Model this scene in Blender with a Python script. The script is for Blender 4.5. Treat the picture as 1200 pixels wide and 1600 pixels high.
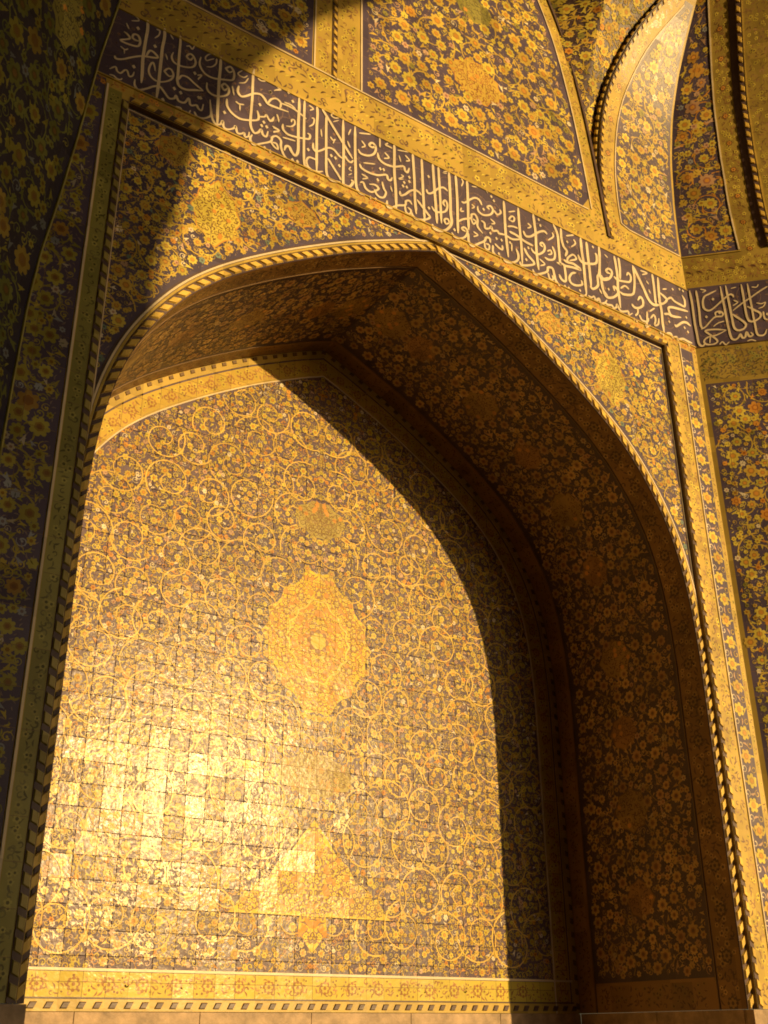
import bpy, math, random
import numpy as np
from mathutils import Matrix, Vector

for o in list(bpy.data.objects):
    bpy.data.objects.remove(o)
scene = bpy.context.scene
COL = scene.collection

# ------------------------------------------------------------------ camera
# World frame: the arched wall is the plane Y = 0, X runs along it, Z is up.
CAM_R = [[0.82621, -0.237162, -0.51101], [-0.563312, -0.359958, -0.743714], [-0.007561, 0.902322, -0.430997]]
cam_data = bpy.data.cameras.new('camera')
cam_data.sensor_fit = 'VERTICAL'
cam_data.sensor_height = 36.0
cam_data.lens = 1710.0 / 1600.0 * 36.0
cam_data.clip_start = 0.05
cam_data.clip_end = 2000.0
camera = bpy.data.objects.new('camera', cam_data)
COL.objects.link(camera)
camera.matrix_world = Matrix.Translation((0.0, -6.0, 1.6)) @ Matrix(CAM_R).to_4x4()
scene.camera = camera

# ------------------------------------------------------------------ light
SUN_TRAVEL = Vector((-0.81, 1.83, -0.39)).normalized()
SUN_ELEV = math.asin(-SUN_TRAVEL.z)
TO_SUN = -SUN_TRAVEL
world = bpy.data.worlds.new('World')
scene.world = world
world.use_nodes = True
wn, wl = world.node_tree.nodes, world.node_tree.links
bg = wn['Background']
sky = wn.new('ShaderNodeTexSky')
sky.sky_type = 'NISHITA'
sky.sun_disc = False
sky.sun_elevation = SUN_ELEV
sky.sun_rotation = math.atan2(TO_SUN.x, TO_SUN.y)
sky.dust_density = 1.5
sky.ozone_density = 1.0
sky.air_density = 1.0
wl.new(sky.outputs[0], bg.inputs[0])
bg.inputs[1].default_value = 0.09

sun_data = bpy.data.lights.new('sun', 'SUN')
sun_data.energy = 5.0
sun_data.angle = math.radians(0.53)
sun_data.color = (1.0, 0.65, 0.26)
sun = bpy.data.objects.new('sun', sun_data)
COL.objects.link(sun)
sun.location = TO_SUN * 60
sun.rotation_euler = SUN_TRAVEL.to_track_quat('-Z', 'Y').to_euler()

scene.view_settings.view_transform = 'Standard'
scene.view_settings.look = 'None'
scene.view_settings.gamma = 1.0
scene.view_settings.exposure = 0.0
scene.render.engine = 'CYCLES'
scene.cycles.use_denoising = True
scene.cycles.max_bounces = 8
scene.cycles.diffuse_bounces = 5
scene.cycles.glossy_bounces = 3
scene.cycles.sample_clamp_indirect = 6.0

scene.cycles.filter_width = 1.8

# strokes of the calligraphy, traced in wall coordinates (millimetres): width:points
W1S="22:1912,8685 1919,8592 1915,8498 1911,8387 1910,8261 1917,8141 1919,8028;22:2053,8689 2058,8590 2050,8474 2051,8348 2051,8222 2051,8081 2048,7940;20:2185,8690 2189,8599 2190,8489 2193,8363 2195,8273 2195,8220 2217,8170 2274,8169 2343,8205 2413,8240;16:2413,8240 2339,8270 2278,8301 2229,8290 2205,8235;16:2308,8543 2286,8493 2256,8502 2255,8520 2278,8553 2308,8543 2330,8492 2312,8435 2257,8397 2193,8381 2150,8391 2132,8434 2142,8486;15:2161,8253 2128,8224 2091,8246 2090,8259 2115,8297 2143,8296 2161,8253 2144,8198 2093,8145 2039,8118 1990,8132 1965,8179 1972,8246 1990,8283 2007,8249 2014,8209;17:1695,8171 1710,8150 1761,8177 1835,8245 1906,8298 2019,8350 1995,8385 1959,8390 1942,8352 1932,8310;16:1740,8449 1769,8440 1789,8408 1723,8349 1785,8347 1857,8371 1873,8426 1854,8477 1820,8474 1810,8431 1839,8422 1869,8432;11:1788,8663 1816,8663 1843,8635 1787,8598;11:1751,8547 1776,8500;11:1729,8290 1764,8277 1789,8301;10:1761,8275 1765,8233;13:1671,8022 1712,8068 1729,8035 1756,8030 1784,8078 1804,8081 1822,8040 1847,8059 1856,8104;11:1676,7969 1708,7976 1736,7962 1762,7969 1773,7989;17:1869,8034 1871,7982 1904,7950 1967,8001 2017,8052 2064,8075 2109,8036 2146,8005 2186,8029 2198,8062 2222,8023 2270,8033 2301,8095 2320,8036 2368,8063 2384,8037 2413,8036 2423,8104;10:2199,7953 2241,7964 2257,7938;10:2284,7953 2312,7952 2324,7985;10:1987,8636 2015,8636 2012,8588 1981,8536;10:2103,8656 2131,8618;10:2082,8431 2101,8379;12:2353,8369 2388,8390 2360,8327;11:2240,8613 2268,8630 2291,8612 2310,8666;22:2538,8682 2540,8542 2538,8430 2541,8266 2544,8124 2552,7951;17:2654,8602 2622,8564 2590,8582 2597,8600 2626,8627 2654,8602 2664,8552 2649,8496 2575,8457 2495,8422 2429,8419 2382,8455 2363,8508 2370,8577;11:2482,8628 2453,8601 2418,8570 2409,8602 2442,8655 2486,8678;11:2503,8641 2500,8583 2466,8529 2423,8503;17:2620,8396 2589,8350 2565,8377 2571,8399 2589,8418 2620,8396 2627,8344 2600,8297 2536,8254 2477,8247 2442,8281 2438,8342;11:2652,8433 2673,8343;20:2837,8732 2830,8642 2834,8438 2832,8289 2830,8169 2838,8101 2870,8056 2907,8085 2928,8124 2946,8079 2977,8078 2990,8140;19:2616,8274 2621,8204 2661,8155 2730,8131 2804,8154 2886,8200 2900,8244 2885,8301;16:2900,8244 2952,8274 2967,8301 2992,8269 3023,8268 3037,8322;21:2711,8468 2703,8407 2732,8369 2776,8395 2843,8461 2904,8488 2944,8464 2977,8427 3056,8431 3167,8447;18:2977,8437 3006,8496 3052,8527 3093,8504 3087,8444;11:2780,8622 2751,8585 2713,8581 2696,8599 2732,8650;11:2789,8599 2761,8535 2709,8499;14:2691,8290 2722,8280 2766,8297;11:2729,8284 2733,8214;12:2872,8649 2904,8639 2943,8658;14:3031,8667 3079,8657 3025,8602;18:2474,8182 2488,8092 2500,8019 2532,7966 2575,7982 2594,8028 2605,7972 2642,7966 2692,8007 2705,8036 2724,7975 2760,7987 2782,8007 2791,7972 2820,7993 2825,8040;16:2354,7989 2382,7952 2431,7963 2479,8007 2494,8042;19:2853,8028 2836,7975 2869,7934 2935,7979 3017,8046 3030,8098 3068,8128 3108,8104 3111,8042 3137,7975 3169,7947;16:3017,8046 3049,8009 3085,8001 3071,8048 3032,8045;12:3059,8362 3085,8303;13:3025,8214 3089,8203 3035,8160;23:3262,8673 3266,8523 3263,8369 3268,8187 3268,8076 3246,8019 3213,8038 3188,8079 3157,8071 3143,8019;20:3316,8675 3315,8531 3319,8270 3328,7999 3351,7957 3400,7946 3456,7957 3505,7986;17:3454,8074 3421,8075 3373,8068 3350,8020 3367,7965 3416,7945;22:3437,8668 3443,8575 3439,8430 3443,8188 3448,7953;21:3530,8624 3529,8479 3534,8199 3541,7992 3579,7938 3637,7945 3678,7961;18:3551,8153 3602,8087 3661,8016 3682,7981;21:3483,8665 3543,8593 3621,8492 3716,8372 3794,8272;23:3696,8660 3698,8477 3704,8290 3703,7983 3729,7950 3771,7962 3800,8023 3779,8035;19:3409,8244 3410,8189 3435,8166 3484,8201 3549,8264 3607,8276 3658,8238 3701,8222;18:3717,8269 3743,8235 3777,8225 3803,8262;17:3101,8504 3165,8512 3247,8502 3338,8468;15:3124,8531 3189,8535 3230,8516;19:3121,8290 3123,8236 3168,8205 3247,8217 3319,8242 3368,8264 3375,8309 3350,8315;14:3195,8350 3202,8382 3226,8386 3227,8345 3196,8304 3149,8283;14:3122,8148 3241,8172;12:3067,8362 3082,8287;14:3358,8633 3400,8618 3368,8580;14:3386,8505 3411,8509 3404,8448 3364,8398;11:3479,8433 3489,8353;15:3572,8399 3598,8375 3623,8398;11:3614,8384 3598,8337;13:3601,8684 3577,8641 3611,8631 3653,8655;11:3595,8578 3654,8631;12:3775,8596 3749,8515;15:3741,8443 3768,8381;12:3039,8667 3088,8648 3033,8611;13:3034,8205 3089,8199 3036,8151;15:2984,8269 3008,8255 3033,8306;11:3778,8178 3761,8142 3786,8136;11:3753,8073 3787,8108;23:3818,8654 3819,8423 3825,8179 3830,8015 3860,7947 3919,7940;21:4025,8543 3999,8509 3963,8515 3990,8558 4025,8543 4029,8487 3998,8427 3937,8385 3876,8376 3849,8410;15:3884,8525 3919,8486 3884,8448;22:4052,8480 4065,8419 4122,8391 4221,8409 4322,8466 4340,8426 4367,8421 4387,8480;25:4229,8673 4228,8544 4225,8348 4236,8162 4240,7939;24:4428,8670 4431,8572 4439,8361 4439,8168 4449,7993;24:4526,8662 4528,8543 4531,8310 4535,8139 4539,7951;25:4650,8667 4652,8567 4659,8374 4670,8127 4674,7996;23:4712,8659 4713,8559 4717,8403 4720,8209 4722,8019;21:3867,8258 3885,8220 3954,8208 4050,8225 4139,8275 4156,8236 4183,8236 4202,8278;20:3868,8052 3902,8070 3928,8018 3979,8006 4023,8037 4058,8083 4023,8103 3962,8082;19:4094,8176 4111,8109 4133,8073 4110,8011 4066,7994 4032,8014 4014,8052;22:4281,8166 4289,8123 4335,8155 4390,8221 4446,8258 4492,8252 4510,8232;21:4145,7995 4144,7939 4179,7929 4251,7991 4332,8035 4342,8083 4379,8105 4405,8076;18:4332,8035 4340,7969 4376,7958 4395,8005 4359,8025;22:4462,8160 4507,8116 4570,8060 4596,8026 4540,7975 4457,7941 4412,7957 4403,7990;21:4569,8329 4586,8294 4634,8322 4703,8406 4762,8445 4809,8429;21:4773,8235 4750,8263 4775,8305 4798,8267 4780,8190 4722,8143 4656,8125 4619,8161;15:3902,8285 4024,8335;16:3858,8598 3981,8651;15:3885,8154 3945,8143 3893,8103;16:4075,8658 4074,8550;16:4161,8646 4133,8611 4170,8611 4206,8611;16:4123,8518 4168,8483 4114,8445;12:4278,8570 4295,8501;15:4343,8605 4389,8570 4351,8540;13:4261,8620 4391,8665;12:4293,8354 4320,8348 4265,8291 4320,8319;14:4182,8173 4199,8116;14:4456,8081 4451,8023;15:4769,8638 4819,8661;27:4833,8666 4834,8566 4836,8388 4833,8191 4838,8078 4781,7980 4705,7930 4640,7928 4622,7967;19:4813,8067 4774,8039 4757,8069 4772,8095 4800,8099 4813,8067;25:4907,8663 4911,8545 4913,8367 4908,8150 4905,7995;26:5040,8671 5040,8569 5038,8428 5032,8229 5030,8092;21:4995,8056 4952,8065 4977,8096 5015,8075 4992,8002 4932,7950 4865,7938 4833,7971;22:4962,8381 5002,8391 5064,8456 5126,8507 5176,8506 5204,8459;22:5294,8453 5270,8471 5307,8499 5335,8463 5300,8396 5217,8351 5158,8367 5152,8424;21:5346,8468 5384,8436 5428,8477 5420,8514;27:5476,8643 5476,8500 5472,8297 5475,8199 5485,7989;26:5654,8647 5652,8482 5655,8332 5658,8233 5653,7985;19:5501,8351 5565,8381 5629,8390;26:5518,8299 5601,8297 5713,8269 5808,8266;21:5482,8233 5554,8226 5661,8275;22:4901,8118 4972,8185 5063,8243 5075,8288 5115,8307 5142,8261 5138,8181 5194,8129;18:5063,8243 5089,8187 5121,8231 5082,8242;22:5182,8270 5222,8259 5228,8203 5280,8227 5302,8257 5319,8216 5371,8240 5390,8219 5431,8229 5473,8238;24:5028,8052 5024,7964 5065,7925 5137,7986 5209,8048 5232,8098 5272,8106 5279,8061;18:5208,8038 5214,7974 5254,7972 5262,8024 5222,8025;22:5308,8045 5303,7975 5331,7939;20:5330,8074 5378,8048 5418,8046 5422,8097;25:5422,7951 5460,7924 5544,7956 5599,8010 5609,8073 5588,8132;16:5084,8097 5132,8081 5081,8038;16:5297,8344 5346,8318 5304,8288;14:4975,8658 4993,8627 4971,8565;14:5093,8626 5154,8647;14:5266,8662 5285,8641;13:4759,8618 4808,8633;15:4959,8311 4947,8266 4987,8285;14:5081,8410 5110,8394 5079,8359;16:5539,8170 5532,8078;19:5539,8439 5530,8455 5564,8502 5595,8496 5581,8449 5539,8439;15:5525,8534 5612,8586;28:5842,8666 5848,8544 5853,8424 5845,8268 5847,8120 5853,8003;26:5697,8392 5724,8344 5790,8369 5883,8458 5963,8511 6005,8494;24:5934,8308 5903,8325 5928,8356 5957,8329 5940,8261 5870,8194 5806,8191 5778,8228;25:5691,8189 5727,8126 5805,8061 5727,8003 5642,7970 5624,8001;24:6059,8375 6085,8305 6066,8226 5997,8186 5944,8192;27:6098,8662 6143,8558 6144,8403 6143,8230 6151,8203 6096,8199;27:6198,8656 6191,8538 6209,8443 6249,8399 6218,8324;27:6197,8223 6198,8033 6143,8019 6115,8067;28:6191,8271 6245,8265 6324,8279 6411,8250 6308,8231 6206,8207 6163,8219;23:6245,8265 6251,8318 6326,8392 6367,8359 6271,8296;31:6458,8661 6455,8492 6463,8360 6459,8184 6457,7982;31:6536,8644 6534,8485 6537,8321 6533,8094;29:6397,8424 6434,8358 6515,8368 6636,8426 6660,8520 6641,8554;29:6712,8660 6697,8495 6670,8326 6639,8261 6631,8156 6560,8085 6516,8097;26:5777,7980 5805,7934 5893,7981 5962,8036 5977,8087 6032,8101 6048,8048 6063,7975 6111,7927;20:5971,8025 5987,7962 6030,7971 6024,8018;25:6347,8187 6288,8152 6248,8084 6264,8031 6330,8029 6412,8074 6407,8122;24:6690,8304 6721,8276 6797,8319;24:6682,8239 6692,8140 6753,8074;21:6644,8120 6672,8071;21:6362,7922 6432,7951 6457,7982;21:6478,7971 6523,7969 6560,7994 6577,7951 6626,7981 6645,7949 6706,7984 6735,8026;17:5876,8142 5937,8109 5879,8064;17:5760,8513 5800,8491 5754,8449;18:6076,8548 6082,8499 6010,8424;18:5985,8281 6031,8312 6038,8274 5992,8244;19:6258,8590 6366,8650;19:6359,8595 6377,8550 6313,8480;29:6701,8660 6699,8511 6677,8335 6691,8217 6701,8119 6740,8063 6825,8093 6905,8173 6901,8223 6855,8235 6860,8185;27:6828,8379 6770,8385 6800,8429 6846,8429 6845,8376 6794,8302 6719,8260 6662,8266;30:6916,8640 6925,8526 6928,8380 6916,8250 6917,8004;28:6977,8645 6979,8528 6963,8374;25:6873,8367 6930,8349 7028,8370 7105,8403 7127,8476 7095,8505 7065,8460;28:7175,8636 7178,8487 7157,8351 7118,8251 6992,8198 6933,8205;22:6952,8255 7020,8314 7077,8296;34:7175,8636 7233,8532 7299,8400 7354,8285 7422,8250 7529,8293;29:7462,8652 7463,8501 7457,8349 7457,8275;32:7543,8643 7529,8486 7520,8353 7527,8208 7518,8079 7520,7945;28:7088,8124 7119,8096 7181,8110 7251,8170 7261,8237 7229,8265 7184,8205;22:7169,8105 7159,8039 7116,7992;24:6579,7967 6628,7997 6644,7943 6706,7979 6739,7972 6798,7986 6819,7964 6857,7989 6874,8027 6902,7977 6936,7971 6973,7986 7023,8006 7029,7967 7083,8009;29:7496,8322 7558,8316 7635,8401 7542,8448;27:7635,8401 7707,8452 7754,8428 7843,8421 7908,8426 7923,8508 7894,8562;29:7951,8378 7805,8352 7685,8325 7640,8285 7679,8216 7825,8253;27:7561,8190 7629,8217 7677,8204;30:7698,8107 7736,8112 7827,8189 7896,8217 7957,8198;26:7560,7960 7624,7974 7643,7940 7710,7966 7718,7938 7801,7980 7877,7977 7942,7981;23:7181,8028 7209,7977 7283,7986 7315,8040;23:7303,8118 7283,7986 7259,7915 7327,7962;23:7341,8050 7401,8115 7416,8059 7392,7988 7446,8019 7472,8102;18:7283,8618 7384,8629 7301,8572;18:7354,8519 7387,8490;18:7376,8421 7393,8375;19:7590,8511 7660,8546;17:6775,8598 6819,8575;21:7342,8134 7428,8210"
W1D="1844,8553 1848,8152 2098,7964 2178,8125 2232,8113 2380,8150 1992,8456 2331,8378 2603,8122 2905,8377 2995,8569 2396,8155 2967,7952 3017,7943 2948,8212 2976,8178 2930,8166 3220,7960 3267,7967 3363,8145 3203,8586 3584,8198 3625,8192 3664,8129 2995,8565 3160,8662 4050,8173 4077,8310 4113,8319 3975,7944 4027,7951 4385,8372 4383,8323 4328,8285 4355,8246 4314,8239 4590,8128 4597,8490 5325,8620 5353,8583 5221,8418 5286,8171 5355,8144 5416,8153 5373,7978 5391,7947 4868,8016 5519,8170 5925,8560 5909,8625 5745,8213 5706,8057 6267,8521 6179,7955 6228,7956 6375,7988 6620,8618 7908,8286 7855,8137 7867,8627 7919,8627 7755,8580 7467,7924 7503,7917 7625,8121 7882,7937 7900,8102 7096,7943 7131,7936 6777,8171"
W2S="20:29,8658 36,8514 34,8364 32,8233 36,8103 42,7982 76,7952 101,7983;19:95,8648 97,8523 94,8364 87,8226 96,8164;19:296,8618 221,8585 168,8557 145,8489 149,8409 194,8376 255,8412 342,8487 420,8547 453,8533 456,8506;17:82,8157 134,8184 191,8246 245,8290 308,8290 326,8323 296,8353 252,8342 253,8298;17:332,8114 232,8136 142,8140 126,8125 168,8076 222,8009 217,7976 166,7957 107,7974 98,8017 145,8054 230,8068 332,8114;12:168,8076 148,7977;20:345,8665 347,8522 351,8398 352,8258 356,8136 367,8015 397,7986 434,8006 460,8045 475,8001 503,8005 524,8062 544,8008 580,8020 565,8056;20:398,8666 402,8514 405,8390 407,8250 412,8137 447,8094 504,8108 531,8155 498,8212 444,8271 421,8301;17:811,8596 712,8539 627,8481 535,8424 427,8343;20:555,8660 557,8527 554,8386 554,8264 571,8193 618,8186 678,8221 692,8271 638,8322 577,8374;18:618,8660 618,8518 619,8377 618,8255 620,8152 623,8032 652,8002 695,8013 724,8069;13:209,8174 262,8210 327,8227;13:241,7947 272,7977 302,7939 340,7968;13:452,8471 489,8440 435,8403;12:445,8623 502,8632;12:653,8610 701,8603 726,8635;12:671,8405 717,8389 760,8400 732,8352 681,8333;12:139,8659 192,8634 154,8612;12:515,7953 558,7964 602,7941;16:723,8292 724,8206 755,8184"
W2D="251,8514 156,8303 293,8336 758,8253"
rng = np.random.default_rng(7)

# ------------------------------------------------------------------ measures (metres)
XM = 4.67                # axis of the arch
XL, XR = 1.85, 7.51      # sides of the framed field
ZB, ZF = 1.755, 7.80     # top of the stone dado, top of the framed field
YF = -0.045              # plane of the outer frame, proud of the spandrels
DEPTH = 1.83             # depth of the niche
XC = 7.99                # corner with the right-hand bay
XW = 1.33                # corner with the left-hand bay
R2 = math.sqrt(0.5)
TILE = 0.165
PROFILE = [(0, 7.72), (.28, 7.605), (.55, 7.475), (.83, 7.335), (1.1, 7.18), (1.36, 7.02), (1.6, 6.86), (1.82, 6.70),
           (2.0, 6.55), (2.17, 6.38), (2.32, 6.19), (2.46, 5.97), (2.575, 5.73), (2.66, 5.47), (2.715, 5.2), (2.75, 4.9), (2.77, 4.55),
           (2.77, 4.0), (2.77, 3.3), (2.77, 2.6), (2.77, ZB)]
PR = np.array(PROFILE, float)


def catmull(p, sub):
    p = np.asarray(p, float)
    q = np.vstack([2 * p[0] - p[1], p, 2 * p[-1] - p[-2]])
    out = []
    for i in range(1, len(q) - 2):
        a, b, c, d = q[i - 1], q[i], q[i + 1], q[i + 2]
        for k in range(sub):
            t = k / sub
            out.append(.5 * ((2 * b) + (-a + c) * t + (2 * a - 5 * b + 4 * c - d) * t * t + (-a + 3 * b - 3 * c + d) * t ** 3))
    out.append(p[-1])
    return np.array(out)


HALF = np.vstack([catmull(PR[:17], 3), PR[17:]])            # apex -> base
HS = np.concatenate([[0], np.cumsum(np.linalg.norm(np.diff(HALF, axis=0), axis=1))])
HLEN = HS[-1]
ARCH = np.vstack([np.c_[XM - HALF[::-1, 0], HALF[::-1, 1]], np.c_[XM + HALF[1:, 0], HALF[1:, 1]]])   # left base -> apex -> right base


def offset_poly(p, d):
    p = np.asarray(p, float)
    t = np.gradient(p, axis=0)
    t /= np.linalg.norm(t, axis=1)[:, None] + 1e-12
    n = np.c_[-t[:, 1], t[:, 0]]
    return p + n * d


def arch_off(d):
    """the arch line moved outwards by d, left base -> right base, with a sharp apex"""
    h = offset_poly(HALF, d)          # going apex -> base the left-hand normal points outwards
    h[-1, 1] = ZB
    # walk up to the axis so that the two halves meet in a point
    h = h[h[:, 0] > 0.004]
    slope = (h[1, 1] - h[0, 1]) / (h[1, 0] - h[0, 0])
    h = np.vstack([[0, h[0, 1] - slope * h[0, 0]], h])
    return np.vstack([np.c_[XM - h[::-1, 0], h[::-1, 1]], np.c_[XM + h[1:, 0], h[1:, 1]]])


GZ = np.array([0, 9.0, 9.4, 9.8, 10.4, 10.97, 11.44, 11.92, 12.36, 13, 14, 15])
GY = np.array([0, 0, -.004, -.018, -.07, -.177, -.335, -.56, -.79, -1.2, -2.0, -3.0])


_gz = np.linspace(8.9, 15, 123)
_gy = np.interp(_gz, GZ, GY)
for _ in range(12):
    _gy[1:-1] = (_gy[:-2] + 2 * _gy[1:-1] + _gy[2:]) / 4


def lean_right(z):
    return np.interp(z, _gz, _gy)


WZ = np.array([0, 4.5, 5.2, 5.8, 6.2, 6.63, 7.23, 8.08, 8.82, 10, 12, 14])
WM = np.array([.01, .015, .02, .03, .05, .09, .135, .19, .26, .40, .75, 1.3])


def lean_left(z):
    return np.interp(z, WZ, WM) + .032


def fn_plane(y):
    def f(u, v):
        return np.c_[u, np.full(len(u), y), v], np.tile([0., -1., 0.], (len(u), 1))
    return f


def fn_soffit(u, v):
    a = np.abs(u)
    x = np.interp(a, HS, HALF[:, 0])
    z = np.interp(a, HS, HALF[:, 1])
    e = .06
    dx = np.interp(a + e, HS, HALF[:, 0]) - np.interp(np.maximum(a - e, 0), HS, HALF[:, 0])
    dz = np.interp(a + e, HS, HALF[:, 1]) - np.interp(np.maximum(a - e, 0), HS, HALF[:, 1])
    ln = np.hypot(dx, dz)
    s = np.where(u < 0, -1., 1.)
    n = np.c_[s * dz / ln, np.zeros(len(u)), -dx / ln]
    return np.c_[XM + s * x, v, z], n


def fn_left(u, v):
    m = lean_left(v)
    p = np.c_[XW - u * R2 + 2 * m * R2, -u * R2, v]
    return p, np.tile([R2, -R2, 0.], (len(u), 1))


def _num_normal(pos, u, v, flip):
    e = .02
    a = pos(u + e, v) - pos(u - e, v)
    b = pos(u, v + e) - pos(u, v - e)
    n = np.cross(a, b)
    n /= np.linalg.norm(n, axis=1)[:, None]
    return n * flip


def pos_right(u, v):
    return np.c_[XC + u * R2, YF + lean_right(v) - u * R2, v]


def fn_right(u, v):
    n = _num_normal(pos_right, u, v, 1)
    n *= np.where(n[:, :1] > 0, -1, 1)
    return pos_right(u, v), n


def pos_squinch(u, v):
    return np.c_[u, YF + lean_right(v), v]


def fn_squinch(u, v):
    n = _num_normal(pos_squinch, u, v, 1)
    n *= np.where(n[:, 1:2] > 0, -1, 1)
    return pos_squinch(u, v), n


# ------------------------------------------------------------------ materials
def clamp01(c):
    return tuple(max(0., min(1., x)) for x in c)


def glaze(name, color=None, rough=.3, tilt=.012, cell=TILE, joint=0.0, spec=.3, wear=.25, bump=.25, off=(.06, .51, .125), pertile=False, coat=.3):
    m = bpy.data.materials.new(name)
    m.use_nodes = True
    n, l = m.node_tree.nodes, m.node_tree.links
    b = n['Principled BSDF']
    b.inputs['Specular IOR Level'].default_value = spec
    geo = n.new('ShaderNodeNewGeometry')

    def vm(op, a, c=None, s=None):
        q = n.new('ShaderNodeVectorMath')
        q.operation = op
        l.new(a, q.inputs[0]) if not isinstance(a, tuple) else setattr(q.inputs[0], 'default_value', a)
        if c is not None:
            l.new(c, q.inputs[1]) if not isinstance(c, tuple) else setattr(q.inputs[1], 'default_value', c)
        if s is not None:
            q.inputs['Scale'].default_value = s
        return q.outputs[0]

    def mt(op, a, c=None, clamp=False):
        q = n.new('ShaderNodeMath')
        q.operation = op
        q.use_clamp = clamp
        for i, x in enumerate((a, c)):
            if x is None:
                continue
            if isinstance(x, (int, float)):
                q.inputs[i].default_value = x
            else:
                l.new(x, q.inputs[i])
        return q.outputs[0]
    pos = vm('SUBTRACT', geo.outputs['Position'], off)
    scaled = vm('SCALE', pos, s=1.0 / cell)
    wn_ = n.new('ShaderNodeTexWhiteNoise')
    wn_.noise_dimensions = '3D'
    l.new(vm('FLOOR', scaled), wn_.inputs['Vector'])
    jit = vm('SCALE', vm('SUBTRACT', wn_.outputs['Color'], (.5, .5, .5)), s=2 * tilt)
    nrm = vm('NORMALIZE', vm('ADD', geo.outputs['Normal'], jit))
    # waviness of the glaze
    nz = n.new('ShaderNodeTexNoise')
    nz.inputs['Scale'].default_value = 26.0
    nz.inputs['Detail'].default_value = 3.0
    l.new(geo.outputs['Position'], nz.inputs['Vector'])
    bp = n.new('ShaderNodeBump')
    bp.inputs['Strength'].default_value = bump
    bp.inputs['Distance'].default_value = .004
    l.new(nz.outputs['Fac'], bp.inputs['Height'])
    l.new(nrm, bp.inputs['Normal'])
    l.new(bp.outputs['Normal'], b.inputs['Normal'])
    # colour: own colour, varied from tile to tile and worn in patches
    if color is None:
        at = n.new('ShaderNodeAttribute')
        at.attribute_name = 'Col'
        base = at.outputs['Color']
    else:
        rgb = n.new('ShaderNodeRGB')
        rgb.outputs[0].default_value = (*color, 1)
        base = rgb.outputs[0]
    big = n.new('ShaderNodeTexNoise')
    big.inputs['Scale'].default_value = 2.3
    big.inputs['Detail'].default_value = 5.0
    l.new(geo.outputs['Position'], big.inputs['Vector'])
    fac = mt('ADD', mt('MULTIPLY', mt('SUBTRACT', big.outputs['Fac'], .5), wear * 1.6), mt('ADD', mt('MULTIPLY', mt('SUBTRACT', wn_.outputs['Value'], .5), wear), 1.0))
    colr = vm('MULTIPLY', base, None)
    mul = colr.node
    comb = n.new('ShaderNodeCombineXYZ')
    for i in range(3):
        l.new(fac, comb.inputs[i])
    l.new(comb.outputs[0], mul.inputs[1])
    out = mul.outputs[0]
    if joint > 0:
        sep = n.new('ShaderNodeSeparateXYZ')
        l.new(vm('FRACTION', scaled), sep.inputs[0])
        jn = None
        for ax in ('X', 'Z'):
            d = mt('ABSOLUTE', mt('SUBTRACT', sep.outputs[ax], .5))
            q = mt('GREATER_THAN', d, .5 - joint / cell)
            jn = q if jn is None else mt('MAXIMUM', jn, q)
        jn = mt('MULTIPLY', jn, mt('ADD', mt('MULTIPLY', mt('GREATER_THAN', big.outputs['Fac'], .43), .55), .45))
        mix = n.new('ShaderNodeMix')
        mix.data_type = 'RGBA'
        l.new(jn, mix.inputs['Factor'])
        l.new(out, mix.inputs[6])
        mix.inputs[7].default_value = (.20, .125, .06, 1)
        out = mix.outputs[2]
    if pertile:
        sc_ = n.new('ShaderNodeSeparateColor')
        l.new(wn_.outputs['Color'], sc_.inputs[0])
        b.inputs['Roughness'].default_value = rough
        fine = n.new('ShaderNodeTexNoise')
        fine.inputs['Scale'].default_value = 34.0
        fine.inputs['Detail'].default_value = 4.0
        l.new(geo.outputs['Position'], fine.inputs['Vector'])
        patchy = mt('ADD', mt('MULTIPLY', mt('MULTIPLY', mt('SUBTRACT', fine.outputs['Fac'], .38, clamp=True), 4.0, clamp=True), .55), .45)
        gl_ = mt('MULTIPLY', mt('ADD', mt('MULTIPLY', mt('POWER', sc_.outputs[2], 1.6), coat * .7), coat * .35), patchy)
        if joint > 0:
            gl_ = mt('MULTIPLY', gl_, mt('SUBTRACT', 1.0, jn))
        l.new(gl_, b.inputs['Coat Weight'])
        l.new(mt('ADD', mt('MULTIPLY', sc_.outputs[1], .08), .19), b.inputs['Coat Roughness'])
        l.new(bp.outputs['Normal'], b.inputs['Coat Normal'])
    else:
        l.new(mt('ADD', mt('MULTIPLY', big.outputs['Fac'], .16), rough - .08), b.inputs['Roughness'])
    l.new(out, b.inputs['Base Color'])
    return m


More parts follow.
